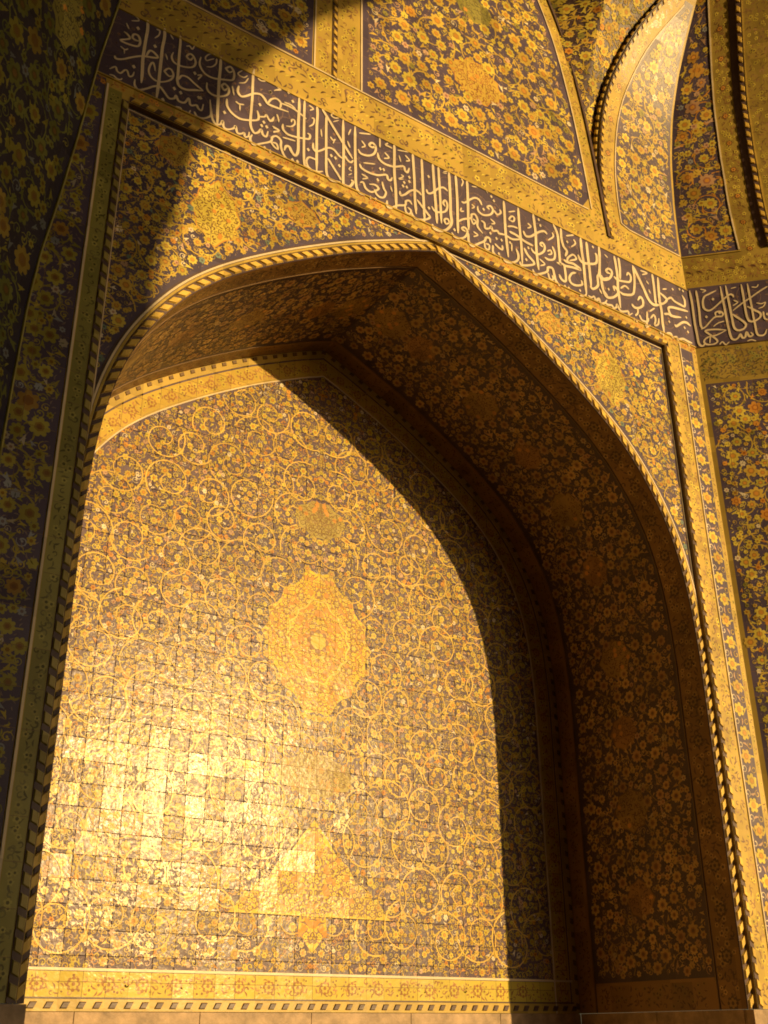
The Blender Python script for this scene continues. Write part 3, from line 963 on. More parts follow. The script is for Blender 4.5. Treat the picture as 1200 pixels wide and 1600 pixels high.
meds = [dict(poly=cusped(2 * XM - 2.62, 7.16, .21, .32, 8), col=YELLOW, ink=BROWN, s=.05, r=.018, edge=OCHRE),
        dict(poly=cusped(2 * XM - 2.25, 7.58, .16, .15, 8), col=(.5, .36, .07), s=.05, r=.018, edge=OCHRE),
        dict(poly=cusped(2 * XM - 3.35, 7.50, .17, .13, 8), col=GOLD, s=.05, r=.018, edge=OCHRE)]
arabesque(I, dom, vine_s=.34, vine_r=.16, vine_w=.011, vine_col=GOLD, big_s=.185, big_r=.048, fill_s=.056, fill_r=.023, vine_top=True, fill_cols=((GOLD, YELLOW, CREAM, OCHRE, PINK, TEAL), (6, 4, 1.2, 1.4, 1, 1)), meds=meds)
I.mirror(XM)
I.build('spandrel_mosaic', W0p, M['mosaic'], wall)

# arch rim: dark strip, gold rope tiles, cream and dark lines
rim = band_strip('arch_rim', W0p, arch_off(.034), .064, M['rope_dark'], wall, off=.010)
rope_tiles(rim, W0p, arch_off(.034), .105, .070, .056, .016, -.9, off=.010)
band_strip('rim_line', W0p, arch_off(.078), .018, M['gold'], wall, off=.012)
band_strip('rim_line', W0p, arch_off(.099), .015, M['cream'], wall, off=.014)
band_strip('rim_line', W0p, arch_off(.116), .014, M['rope_dark'], wall, off=.007)

# outer frame, a step proud of the spandrels
fr = [(1.0, ZB), (XL, ZB), (XL, ZF), (XR, ZF), (XR, ZB), (XC, ZB), (XC, 8.86), (1.0, 8.86)]
frame = plane_poly('frame', fr, YF, M['gold'], wall)
edge = [(XL, ZB), (XL, ZF), (XR, ZF), (XR, ZB)]
V = [(x, y, z) for x, z in edge for y in (YF, 0.02)]
mesh_obj('frame_step', V, [(2 * i, 2 * i + 1, 2 * i + 3, 2 * i + 2) for i in range(3)], M['rope_brown'], wall)
# thin cream line inside the frame (on the spandrel plane)
band_strip('frame_line', W0p, [(XL + .012, ZB + .3), (XL + .012, ZF - .03), (XR - .012, ZF - .03), (XR - .012, ZB)], .014, M['cream'], wall, off=.010)

# left strip: flowers, olive border, rope
I = Inlay()
fl = rect(1.18, 1.655, ZB, 8.6)
I.add((np.array([(1.18, ZB), (1.66, ZB), (1.66, 7.93), (1.18, 7.93)]), np.array([(0, 1, 2), (0, 2, 3)])), [(0, 0)], 0, 1, NAVY, L0 * .5)
arabesque(I, rect(1.20, 1.655, ZB + .02, 7.86), vine_s=.30, vine_r=.12, vine_w=.012, vine_col=(.30, .25, .06), big_s=.185, big_r=.066, big_cols=((SHADE_OLIVE2, (.36, .32, .06), (.36, .22, .05)), (4, 3, 1)),
          fill_s=.074, fill_r=.029, fill_cols=((SHADE_OLIVE2, (.42, .33, .06), (.26, .28, .31), (.42, .37, .27)), (5, 3, 1.6, .8)), centre=(.20, .10, .03))
I.add((np.array([(1.69, ZB), (1.79, ZB), (1.79, 7.86), (1.69, 7.86)]), np.array([(0, 1, 2), (0, 2, 3)])), [(0, 0)], 0, 1, GREEN, L0 * .5)
gold_band(I, rect(1.69, 1.79, ZB, 7.84), s=.056, r=.023, ink=(.10, .09, .03), light=(.36, .32, .08), dens=.6)
I.build('border_mosaic', W1, M['mosaic'], wall)
band_strip('border_line', W1, dense([(1.675, ZB), (1.675, 7.88)]), .016, M['cream'], wall, off=.010)
lr = band_strip('rope_moulding', W1, dense([(1.82, ZB), (1.82, 7.80)]), .050, M['rope_dark'], wall, off=.006)
rope_tiles(lr, W1, [(1.82, ZB), (1.82, 7.80)], .105, .068, .044, .010, .45, mat=M['rope_olive'], off=.006)

# right strip
I = Inlay()
I.add((np.array([(7.735, ZB), (7.925, ZB), (7.925, 7.86), (7.735, 7.86)]), np.array([(0, 1, 2), (0, 2, 3)])), [(0, 0)], 0, 1, NAVY, L0 * .5)
zz = np.arange(ZB + .12, 7.8, .205)
for i, z in enumerate(zz):
    flowers(I, [(7.83 + .012 * (-1) ** i, z)], .066, np.array(YELLOW if i % 3 else GOLD), OCHRE, tm=T_ROS6)
    I.add(T_CURL, [(7.77, z + .1), (7.89, z + .1)], [rng.uniform(0, 6), rng.uniform(0, 6)], .034, np.array([CREAM, GOLD]), L2)
    I.add(T_LEAF, [(7.765, z), (7.90, z), (7.83, z + .1)], rng.uniform(0, 6, 3), .036, np.array([GOLD, YELLOW, PINK]), L2)
gold_band(I, rect(7.57, 7.735, ZB, 7.9), s=.068, r=.026, ink=(.19, .11, .06))
gold_band(I, rect(7.925, XC, ZB, 7.9), s=.05, r=.017, ink=BROWN)
I.build('border_mosaic', W1, M['mosaic'], wall)
band_strip('border_line', W1, dense([(7.735, ZB), (7.735, 7.9)]), .012, M['cream'], wall, off=.010)
rr_ = band_strip('rope_moulding', W1, dense([(XR + .028, ZB), (XR + .028, ZF + .03)]), .048, M['rope_dark'], wall, off=.006)
rope_tiles(rr_, W1, [(XR + .028, ZB), (XR + .028, ZF)], .112, .072, .042, .012, .6, off=.006)

# top: rope, narrow gold border, calligraphy band, wide gold border
tr = band_strip('rope_moulding', W1, dense([(XL, ZF + .03), (XR + .05, ZF + .03)]), .050, M['rope_dark'], wall, off=.006)
rope_tiles(tr, W1, [(XL, ZF + .03), (XR + .05, ZF + .03)], .112, .068, .044, .012, .6, off=.006)
I = Inlay()
gold_band(I, rect(1.3, XC, ZF + .055, 7.945), s=.056, r=.022, ink=(.30, .14, .05), light=OCHRE)
gold_band(I, rect(1.3, XC, 8.69, 8.815), s=.078, r=.031, ink=(.15, .09, .06))
gold_band(I, rect(1.3, XC, 8.89, 9.08), s=.078, r=.031, ink=(.15, .09, .06))
for x in np.arange(1.4, XC, .10):
    I.add(T_LEAF, [(x, 8.86)], .6, .034, np.array((.09, .05, .03)), L2)
    I.add(T_LEAF, [(x + .05, 8.845)], .6, .030, np.array(YELLOW), L2)
I.build('border_mosaic', W1, M['mosaic'], wall)
band = plane_poly('inscription_band', rect(1.2, XC, 7.945, 8.665), YF - .003, M['band'], wall)
I = Inlay()
arabesque(I, rect(1.5, XC, 7.95, 8.66), vine_s=.30, vine_r=.12, vine_w=.007, vine_col=(.17, .12, .13), big_s=None, big_r=.02, big_cols=(((.22, .15, .15),), (1,)), tiny=(.14, .10, .11),
          fill_s=.16, fill_r=.018, fill_cols=(((.17, .12, .14), (.22, .15, .12)), (1, 1)))
I.build('band_scrolls', fn_plane(YF - .003), M['mosaic'], band, zs=.3)
calligraphy(band, fn_plane(YF - .0062), W1S, W1D, M['cream'], h=.002)
band_strip('band_line', W1, dense([(1.3, 7.945), (XC, 7.945)]), .012, M['gold'], wall, off=.012)
band_strip('band_line', W1, dense([(1.3, 8.665), (XC, 8.665)]), .010, M['gold'], wall, off=.012)

# dado of stone slabs under the tilework
for side, xs in (('l', [0.2, 1.0, 1.90]), ('r', [7.44, XC])):
    for a, b in zip(xs[:-1], xs[1:]):
        box_obj('dado_slab', (a + .003, YF - .012, 0), (b - .003, .2, ZB - .004), M['stone'], wall)
box_obj('dado_slab', (7.44, .02, 0), (7.53, .2, ZB - .006), M['stone'], wall)

# ------------------------------------------------------------------ upper panels of the arched wall
RIB1 = catmull([(6.885, 8.86), (6.86, 9.14), (6.80, 9.80), (6.705, 10.555), (6.555, 11.32), (6.335, 11.97), (6.05, 12.6), (5.6, 13.3)], 4)
up = np.vstack([[(1.0, 8.86)], RIB1, [(5.0, 14.0), (1.0, 14.0)]])
upper = empty('upper_panel', (4.0, YF, 8.86), 'flowered upper wall panel with big rosettes above the calligraphy band', 'wall panel')
slab('panel_body', up, YF, .30, M['gold'], upper)
I = Inlay()
ins = offset_poly(RIB1, .20)
ins = ins[(ins[:, 1] > 9.25)]
fld = np.vstack([[(3.90, 9.11)], [(6.55, 9.11)], ins, [(5.0, 13.4), (3.90, 13.4)]])
I.poly(fld, NAVY, L0 * .5)
medsA = [dict(poly=cusped(5.24, 10.03, .34, .30, 10), col=GOLD, s=.07, r=.026, ink=(.30, .13, .05), edge=OCHRE),
         dict(poly=cusped(5.26, 11.05, .26, .20, 8), col=GREEN, s=.07, r=.026, ink=(.14, .12, .05), edge=GREEN)]
arabesque(I, fld, vine_s=.50, vine_r=.22, vine_w=.016, vine_col=GOLD, big_s=.27, big_r=.080, big_cols=((GOLD, YELLOW, (.58, .33, .06)), (5, 3, 1)),
          fill_s=.098, fill_r=.036, fill_cols=((GOLD, YELLOW, CREAM, PINK, GREEN), (5, 3, 1, 1.5, .6)), meds=medsA, margin=.03)
f2 = rect(1.2, 3.38, 9.12, 13.5)
I.poly(f2, NAVY, L0 * .5)
arabesque(I, f2, vine_s=.36, vine_r=.16, vine_w=.014, vine_col=GOLD, big_s=.24, big_r=.06, fill_s=.085, fill_r=.036, margin=.02)
gold_band(I, rect(3.42, 3.57, 9.1, 13.5), s=.072, r=.027, ink=(.19, .10, .05))
gold_band(I, rect(3.64, 3.86, 9.1, 13.5), s=.072, r=.027, ink=(.19, .10, .05))
bd = np.vstack([offset_poly(RIB1, .03)[3:], offset_poly(RIB1, .18)[3:][::-1]])
gold_band(I, bd, s=.074, r=.028, ink=(.19, .11, .05))
I.build('panel_mosaic', W1, M['mosaic'], upper)
band_strip('panel_line', W1, dense([(1.2, 9.095), (6.62, 9.095)]), .014, M['cream'], upper, off=.010)
band_strip('panel_line', W1, dense([(3.885, 9.1), (3.885, 13.5)]), .016, M['cream'], upper, off=.010)
band_strip('panel_line', W1, dense([(3.40, 9.1), (3.40, 13.5)]), .014, M['cream'], upper, off=.010)
band_strip('panel_line', W1, offset_poly(RIB1, .195)[4:], .014, M['cream'], upper, off=.010)
vr = band_strip('rope_moulding', W1, dense([(3.605, 9.08), (3.605, 11.2)]), .055, M['rope_dark'], upper, off=.006)
rope_tiles(vr, W1, [(3.605, 9.08), (3.605, 11.2)], .10, .058, .046, .012, .6, off=.006)
band_strip('rib_edge', W1, offset_poly(RIB1, .012), .030, M['rope_dark'], upper, off=.020)

# recessed spandrel between the ribs
rec = empty('recessed_panel', (7.2, .25, 8.9), 'dark recessed spandrel with scrolls between two curved ribs', 'wall panel')


def fn_recess(u, v):
    y = .05 + lean_right(v) * .96 * np.clip((u - 6.35) / .45, 0, 1)
    return np.c_[u, y, v], np.tile([0., -1., 0.], (len(u), 1))


grid_obj('panel_body', fn_recess, np.linspace(5.0, 10.1, 69), np.linspace(8.7, 14.4, 191), M['ground_soffit'], rec)
I = Inlay()
arabesque(I, rect(5.9, 9.4, 8.9, 14.2), vine_s=.36, vine_r=.16, vine_w=.013, vine_col=GOLD, big_s=.26, big_r=.058, fill_s=.085, fill_r=.036, fill_cols=((GOLD, YELLOW, OCHRE, GREEN), (5, 3, 1, 1)))
I.build('panel_mosaic', lambda u, v: (fn_recess(u, v)[0] + [0, -.003, 0], fn_recess(u, v)[1]), M['recess'], rec)

# curved squinch panel leaning forward over the corner
RIB2 = catmull([(6.905, 8.86), (6.868, 9.05), (6.85, 9.27), (6.845, 9.766), (6.876, 10.203), (6.95, 10.724), (7.115, 11.27), (7.285, 11.69), (7.503, 12.066), (7.78, 12.5), (8.10, 12.95)], 4)
sq = empty('squinch_panel', (7.4, YF, 8.86), 'curved sunlit squinch panel with a glossy patch beside the corner', 'wall panel')
vs = np.concatenate([[8.86], np.arange(9.0, 12.9, .03)])
V, F = [], []
nu = 10
for z in vs:
    x0 = np.interp(z, RIB2[:, 1], RIB2[:, 0])
    xs = np.linspace(x0, max(XC, x0 + .01), nu)
    p = pos_squinch(xs, np.full(nu, z))
    V += [tuple(q) for q in p]
    V.append((x0, .10 + float(lean_right(z)) * .9, z))            # the side of the rib, running back to the recess
W = nu + 1
for j in range(len(vs) - 1):
    for i in range(nu - 1):
        F.append((j * W + i, j * W + i + 1, (j + 1) * W + i + 1, (j + 1) * W + i))
    F.append((j * W + nu, j * W, (j + 1) * W, (j + 1) * W + nu))
mesh_obj('panel_body', V, F, M['gold'], sq, smooth=False)
I = Inlay()
rin = offset_poly(RIB2, -.225)
rin = rin[(rin[:, 1] > 9.3) & (rin[:, 0] < XC - .1)]
fld = np.vstack([[(7.10, 9.12)], [(XC - .03, 9.12)], [(XC - .03, z) for z in np.linspace(9.3, 12.2, 12)], rin[::-1]])
fldI = Inlay()
# ground cut into small pieces so that it follows the curve
for z0 in np.arange(9.12, 12.2, .03):
    z1 = z0 + .0301
    xa, xb = [max(7.09, np.interp(z, rin[:, 1], rin[:, 0])) for z in (z0, z1)]
    if xa < XC - .04:
        fldI.add((np.array([(xa, z0), (XC - .03, z0), (XC - .03, z1), (min(xb, XC - .04), z1)]), np.array([(0, 1, 2), (0, 2, 3)])), [(0, 0)], 0, 1, NAVY, L0 * .5)
arabesque(fldI, fld, vine_s=.36, vine_r=.15, vine_w=.013, vine_col=GOLD, big_s=.235, big_r=.066, big_cols=((GOLD, YELLOW), (1, 1)), fill_s=.088, fill_r=.036,
          fill_cols=((GOLD, YELLOW, CREAM, GREEN, PINK), (5, 3, 1.5, 1, 1)), margin=.015)
bd = np.vstack([offset_poly(RIB2, -.05)[2:-6], offset_poly(RIB2, -.20)[2:-6][::-1]])
gold_band(fldI, bd, s=.074, r=.028, ink=(.19, .11, .05))
rosette_row(fldI, dense(offset_poly(RIB2, -.125)[4:-6], .42), .04)
fldI.build('panel_mosaic', fn_squinch, M['squinch'], sq)
band_strip('panel_line', fn_squinch, dense(np.vstack([[(XC - .03, 9.10)], [(7.09, 9.10)], rin])), .013, M['cream'], sq, off=.010)
rb = band_strip('rope_moulding', fn_squinch, offset_poly(RIB2, -.025)[:-5], .046, M['rope_dark'], sq, off=.008)
rope_tiles(rb, fn_squinch, offset_poly(RIB2, -.025)[:-5], .10, .064, .040, .012, .5, off=.008)


def fn_ribside(u, v):
    x = np.interp(v, RIB2[:, 1], RIB2[:, 0])
    return np.c_[x, u, v], np.tile([-1., 0., 0.], (len(u), 1))


zs = np.linspace(8.9, 12.3, 40)
for yy, mt_ in ((.12, 'rope_gold'), (.05, 'rope_dark')):
    ln = np.c_[YF + lean_right(zs) + .048, zs]
    if mt_ == 'rope_gold':
        k = band_strip('rope_moulding', fn_ribside, ln, .06, M['rope_dark'], sq, off=.010)
        rope_tiles(k, fn_ribside, ln, .10, .062, .05, .014, .6, off=.010)

# ------------------------------------------------------------------ right-hand bay
right = empty('corner_bay_wall', (XC + 1.5, -1.5, 0), 'dimmer tiled wall turning the corner at the right edge', 'wall')
grid_obj('wall_face', fn_right, np.linspace(0, 3.2, 3), np.concatenate([[ZB, 5, 7, 8.86], np.arange(9.11, 14, .03)]), M['gold_shaded'], right)
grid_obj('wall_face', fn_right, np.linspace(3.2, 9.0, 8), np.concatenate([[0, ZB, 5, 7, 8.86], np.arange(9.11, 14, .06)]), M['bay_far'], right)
q_ = [fn_right(np.array([a_]), np.array([0.]))[0][0] for a_ in (0.0, .8, 1.6, 2.4, 3.2)]
for a_, b_ in zip(q_[:-1], q_[1:]):
    d_ = np.array([-R2, -R2, 0]) * .012
    c4 = [a_ + d_, b_ + d_, b_ - d_, a_ - d_]
    mesh_obj('dado_slab', [tuple(p) for p in c4] + [(p[0], p[1], ZB - .004) for p in c4], [(0, 1, 5, 4), (1, 2, 6, 5), (2, 3, 7, 6), (3, 0, 4, 7), (4, 5, 6, 7)], M['stone'], right)
I = Inlay()


def patch(I, fnbox, col, nz=1):
    u0, u1, v0, v1 = fnbox
    zs = np.linspace(v0, v1, nz + 1)
    for a, b in zip(zs[:-1], zs[1:]):
        I.add((np.array([(u0, a), (u1, a), (u1, b), (u0, b)]), np.array([(0, 1, 2), (0, 2, 3)])), [(0, 0)], 0, 1, col, L0 * .5)


patch(I, (.045, 3.2, ZB, 7.50), NAVY)
meds2 = []
arabesque(I, rect(.045, 3.1, ZB, 7.50), vine_s=.34, vine_r=.14, vine_w=.013, vine_col=GOLD, big_s=.19, big_r=.062, big_cols=((YELLOW, GOLD, (.44, .38, .07), OCHRE), (3, 3, 2, 1.2)), fill_s=.072, fill_r=.026,
          fill_cols=((YELLOW, GOLD, CREAM, GREEN, OCHRE), (4, 4, 1, 1.5, 1)), meds=meds2)
gold_band(I, rect(0.01, 3.2, 7.53, 7.92), s=.062, r=.024, ink=(.10, .07, .04), light=GREEN, dens=.7)
for x in np.arange(.05, 3.1, .11):
    I.add(T_LEAF, [(x, 7.72)], .5, .036, np.array((.10, .08, .03)), L2)
    I.add(T_LEAF, [(x, 8.88)], -.5, .036, np.array((.10, .05, .03)), L2)
gold_band(I, rect(0.01, 3.2, 8.71, 9.06), s=.062, r=.021, ink=BROWN)
patch(I, (.0, 3.2, 7.945, 8.69), NAVY)
I.build('wall_mosaic', fn_right, M['mosaic'], right)
# upper field
I = Inlay()
gl = catmull([(.60, 9.11), (.57, 9.6), (.54, 10.2), (.48, 10.8), (.37, 11.42), (.20, 12.05), (.02, 12.6)], 4)
zs = np.arange(9.11, 12.5, .03)
for a, b in zip(zs[:-1], zs[1:]):
    ua, ub = np.interp([a, b], gl[:, 1], gl[:, 0])
    I.add((np.array([(0.0, a), (ua, a), (ub, b), (0.0, b)]), np.array([(0, 1, 2), (0, 2, 3)])), [(0, 0)], 0, 1, NAVY, L0 * .5)
fld = np.vstack([[(0.0, 9.11)], gl, [(0.0, 12.6)]])
arabesque(I, fld, vine_s=.36, vine_r=.14, vine_w=.013, vine_col=OCHRE, big_s=.225, big_r=.078, big_cols=(((.50, .29, .06), GOLD, YELLOW, (.42, .26, .15)), (2, 4, 2, 1)), fill_s=.09, fill_r=.038,
          fill_cols=((GOLD, YELLOW, GREEN, PINK, BLUE), (4, 3, 1.5, 1.5, .8)))
b0, b1 = gl + [.02, 0], gl + [.20, 0]
gold_band(I, np.vstack([b0, b1[::-1]]), s=.065, r=.022)
rosette_row(I, dense(gl + [.11, 0], .33), .036)
for k in range(12):
    pass
gold_band(I, np.vstack([gl + [.34, 0], (gl + [.60, 0])[::-1]]), s=.07, r=.024, ink=(.22, .13, .05))
I.build('upper_mosaic', fn_right, M['mosaic'], right)
band_strip('panel_line', fn_right, gl, .016, M['cream'], right, off=.010)
band_strip('panel_line', fn_right, dense([(0, 9.095), (.62, 9.095)]), .014, M['gold'], right, off=.010)
# protruding outer rib of the bay, its side given a dark colour for shade
gl2 = gl + [.215, 0]
Pn, Nn = fn_right(gl2[:, 0], gl2[:, 1])
Po = fn_right(gl2[:, 0] + .075, gl2[:, 1])[0]
D = np.array([-R2, -R2, 0])
V = [tuple(p) for p in Pn + Nn * .004] + [tuple(p) for p in Po + D * .022]
n_ = len(gl2)
mesh_obj('rib_side', V, [(i, i + 1, n_ + i + 1, n_ + i) for i in range(n_ - 1)], M['rope_dark'], right)
Pp = fn_right(gl2[:, 0] + 2.7, gl2[:, 1])[0] + D * .022
V = [tuple(p) for p in Po + D * .022] + [tuple(p) for p in Pp]
mesh_obj('rib_face', V, [(i, i + 1, n_ + i + 1, n_ + i) for i in range(n_ - 1)], M['gold_shaded'], right)


def fn_ribface(u, v):
    p, n = fn_right(u, v)
    return p + D * .022, np.tile(D, (len(u), 1))


I = Inlay()
gold_band(I, np.vstack([gl + [.37, 0], (gl + [2.6, 0])[::-1]]), s=.07, r=.024, ink=(.20, .12, .05))
I.build('rib_mosaic', fn_ribface, M['mosaic'], right)
k = band_strip('rope_moulding', fn_ribface, gl + [.318, 0], .05, M['rope_dark'], right, off=.008)
rope_tiles(k, fn_ribface, gl + [.318, 0], .115, .066, .044, .012, .6, off=.008)
band_strip('panel_line', fn_ribface, gl + [.362, 0], .014, M['gold'], right, off=.008)
band2 = band_strip('inscription_band', fn_right, dense([(0.0, 8.318), (3.2, 8.318)]), .73, M['band'], right, off=.004)


def fn_right_band(u, v):
    p, n = fn_right(u, v)
    return p + n * .0062, n


I = Inlay()
arabesque(I, rect(.02, 3.1, 7.96, 8.68), vine_s=.30, vine_r=.12, vine_w=.007, vine_col=(.17, .12, .13), big_s=None, big_r=.02, big_cols=(((.22, .15, .15),), (1,)), tiny=(.14, .10, .11),
          fill_s=.16, fill_r=.018, fill_cols=(((.17, .12, .14), (.22, .15, .12)), (1, 1)))
I.build('band_scrolls', lambda u, v: (fn_right(u, v)[0] + fn_right(u, v)[1] * .0042, fn_right(u, v)[1]), M['mosaic'], band2, zs=.2)
calligraphy(band2, fn_right_band, W2S, W2D, M['cream'], h=.002)
band_strip('band_line', fn_right, dense([(0.0, 7.945), (3.2, 7.945)]), .014, M['rope_dark'], right, off=.009)

# ------------------------------------------------------------------ left-hand bay, its shade partly put into darker colours
left = empty('shaded_bay_wall', (-.5, -1.8, 0), 'shadowed tiled wall with large yellow flowers at the left edge', 'wall')
grid_obj('wall_face', fn_left, np.linspace(-.03, 6.7, 8), np.concatenate([[0], np.linspace(ZB, 14, 50)]), M['navy_shaded'], left)
I = Inlay()
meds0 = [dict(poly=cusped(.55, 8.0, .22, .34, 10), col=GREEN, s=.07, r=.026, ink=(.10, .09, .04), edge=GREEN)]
arabesque(I, rect(.11, 2.0, ZB, 10.6), vine_s=.42, vine_r=.17, vine_w=.013, vine_col=SHADE_OLIVE, big_s=.235, big_r=.088, big_cols=(((.22, .205, .036), SHADE_OLIVE, (.25, .19, .04)), (4, 3, 1)), fill_s=.112, fill_r=.040,
          fill_cols=(((.21, .195, .036), SHADE_OLIVE, (.13, .15, .16), (.22, .17, .04)), (4, 4, 1.2, 1)), meds=meds0, tiny=(.050, .046, .048), centre=(.16, .09, .03))
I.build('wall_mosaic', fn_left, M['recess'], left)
band_strip('corner_line', fn_left, dense([(.085, ZB), (.085, 11.0)], .1), .018, M['green'], left, off=.012)

# ------------------------------------------------------------------ the niche
niche = empty('arched_niche', (XM, .9, 0), 'deep pointed niche with glossy tiled back wall catching the sun', 'niche')
ss = np.concatenate([-HS[::-1], HS[1:]])
grid_obj('soffit', fn_soffit, ss, [0.0, .35, .8, 1.3, 1.6, DEPTH + .002], M['ground_soffit'], niche, smooth=False)
I = Inlay()


def spatch(I, v0, v1, col, layer):
    for a, b in zip(HS[:-1], HS[1:]):
        I.add((np.array([(a, v0), (b, v0), (b, v1), (a, v1)]), np.array([(0, 1, 2), (0, 2, 3)])), [(0, 0)], 0, 1, col, layer)


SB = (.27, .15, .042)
spatch(I, .0005, .245, SB, L0 * .5)
spatch(I, 1.625, DEPTH, SB, L0 * .5)
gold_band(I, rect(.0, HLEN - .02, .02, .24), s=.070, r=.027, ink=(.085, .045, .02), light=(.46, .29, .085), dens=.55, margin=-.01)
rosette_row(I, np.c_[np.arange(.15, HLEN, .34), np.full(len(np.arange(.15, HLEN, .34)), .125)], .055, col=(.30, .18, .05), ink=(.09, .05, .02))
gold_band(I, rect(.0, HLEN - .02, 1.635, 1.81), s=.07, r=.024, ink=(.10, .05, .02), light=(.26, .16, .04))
medsS = []
for i, s0 in enumerate((.12, .62, 1.42, 2.10, 2.76, 3.42, 4.3, 5.0, 5.7, 6.45, 7.2)):
    if s0 < HLEN - .3:
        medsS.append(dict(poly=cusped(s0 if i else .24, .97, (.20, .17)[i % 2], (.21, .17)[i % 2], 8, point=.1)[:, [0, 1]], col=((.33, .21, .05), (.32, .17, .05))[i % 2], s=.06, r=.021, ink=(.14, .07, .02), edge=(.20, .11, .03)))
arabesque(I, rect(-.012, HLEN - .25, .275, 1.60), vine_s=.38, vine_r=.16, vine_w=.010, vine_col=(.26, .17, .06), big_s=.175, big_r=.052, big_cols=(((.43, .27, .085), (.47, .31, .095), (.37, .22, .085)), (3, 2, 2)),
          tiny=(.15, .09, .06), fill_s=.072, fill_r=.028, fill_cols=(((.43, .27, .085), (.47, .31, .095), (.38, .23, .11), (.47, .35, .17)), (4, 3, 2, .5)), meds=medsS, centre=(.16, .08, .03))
I.add((np.array([(HLEN - .235, .27), (HLEN, .27), (HLEN, 1.60), (HLEN - .235, 1.60)]), np.array([(0, 1, 2), (0, 2, 3)])), [(0, 0)], 0, 1, SB, L0 * .5)
gold_band(I, rect(HLEN - .22, HLEN - .01, .35, 1.57), s=.07, r=.024, ink=(.10, .05, .02), light=(.26, .16, .04))
I.mirror(0.0)
I.build('soffit_mosaic', fn_soffit, M['soffit'], niche)
for v in (.26, 1.612):
    ln = np.c_[ss, np.full(len(ss), v)]
    band_strip('soffit_line', fn_soffit, ln, .010, M['rope_brown'], niche, off=.006)

# back wall: square glazed tiles with open joints, painted decoration on top
BK = fn_plane(DEPTH)
backing = np.vstack([ARCH, [(XM + 2.77, 0.0), (XM - 2.77, 0.0)]])
bw = plane_poly('back_wall', backing, DEPTH + .014, M['grout'], niche)
tm = bpy.data.meshes.new('tile')
hT, c_ = TILE / 2 - .0016, .002
tv = [(-hT, .012, -hT), (hT, .012, -hT), (hT, .012, hT), (-hT, .012, hT)] + [(-hT, .002, -hT), (hT, .002, -hT), (hT, .002, hT), (-hT, .002, hT)] + \
     [(-hT + c_, 0, -hT + c_), (hT - c_, 0, -hT + c_), (hT - c_, 0, hT - c_), (-hT + c_, 0, hT - c_)]
tf = [(0, 1, 5, 4), (1, 2, 6, 5), (2, 3, 7, 6), (3, 0, 4, 7), (4, 5, 9, 8), (5, 6, 10, 9), (6, 7, 11, 10), (7, 4, 8, 11), (8, 9, 10, 11)]
tm.from_pydata(tv, [], tf)
tm.materials.append(M['back_tile'])
tm.update()
i0, i1 = int((XM - 2.8 - .06) / TILE) - 1, int((XM + 2.8) / TILE) + 1
cells = []
for i in range(i0, i1):
    for k in range(10, 48):
        cx, cz = .06 + (i + .5) * TILE, .125 + (k + .5) * TILE
        if cz - TILE / 2 < ZB + .02:
            continue
        cells.append((cx, cz))
cells = np.array(cells)
inA = inside(ARCH, cells) & (edge_dist(ARCH, cells) > .02)
cells = cells[inA]
near = np.argsort(np.hypot((cells[:, 0] - 3.3) * 1.05, (cells[:, 1] - 3.45)))
vis = [i for i in near if cells[i, 0] > 1.85][:290]
rest = np.setdiff1d(np.arange(len(cells)), vis)
for i in vis:
    o = bpy.data.objects.new('tile', tm)
    COL.objects.link(o)
    o.parent = bw
    o.location = (cells[i, 0], DEPTH, cells[i, 1])
V, F = [], []
for i in rest:
    b = len(V)
    V += [(x + cells[i, 0], y + DEPTH, z + cells[i, 1]) for x, y, z in tv]
    F += [tuple(q + b for q in f) for f in tf]
o = mesh_obj('tile_field', V, F, M['back_tile'], bw)
o['kind'] = 'stuff'

inner = arch_off(-.285)
inner = inner[(inner[:, 1] > 2.03)]
I = Inlay()
right_in = inner[inner[:, 0] >= XM]
dom = np.vstack([[(XM - .015, 2.03)], right_in[0:1] * [0, 1] + [XM - .015, 0], right_in[1:], [(right_in[-1, 0], 2.03)]])
INKB = (.32, .18, .06)
medsB = [dict(rings=True, poly=cusped(XM, 4.70, .56, .70, 14, .05, .3), col=(.66, .50, .045), s=.064, r=.025, ink=INKB),
         dict(poly=cusped(XM, 3.54, .40, .19, 10, .06, .1), col=(.36, .30, .085), s=.056, r=.022, ink=(.20, .13, .05)),
         dict(poly=cusped(XM, 5.86, .28, .20, 10, .06, .1), col=(.40, .33, .09), s=.056, r=.022, ink=(.22, .14, .05)),
         dict(poly=np.array([(XM - .74, 2.44), (XM - .12, 2.44), (XM - .13, 2.32), (XM, 2.17), (XM + .13, 2.32), (XM + .12, 2.44), (XM + .74, 2.44), (XM + .60, 2.55), (XM + .50, 2.66), (XM + .40, 2.72), (XM + .32, 2.84), (XM + .22, 2.90), (XM + .12, 3.04), (XM, 3.18), (XM - .12, 3.04), (XM - .22, 2.90), (XM - .32, 2.84), (XM - .40, 2.72), (XM - .50, 2.66), (XM - .60, 2.55)]),
              col=(.66, .50, .045), s=.066, r=.027, ink=(.24, .14, .08))]
arabesque(I, dom, vine_s=.37, vine_r=.18, vine_w=.011, vine_col=(.66, .46, .12), big_s=.19, big_r=.034, big_cols=((GOLD, YELLOW), (1, 1)),
          fill_s=.053, fill_r=.0205, fill_cols=((GOLD, YELLOW, CREAM, OCHRE, PINK), (6, 3, .8, 1.6, 1)), meds=medsB, leaf_w=3.5, fl_w=1.5, curl_w=5.5, curl_scale=1.2, vine_top=True, tiny=(.25, .18, .15), margin=-.012)
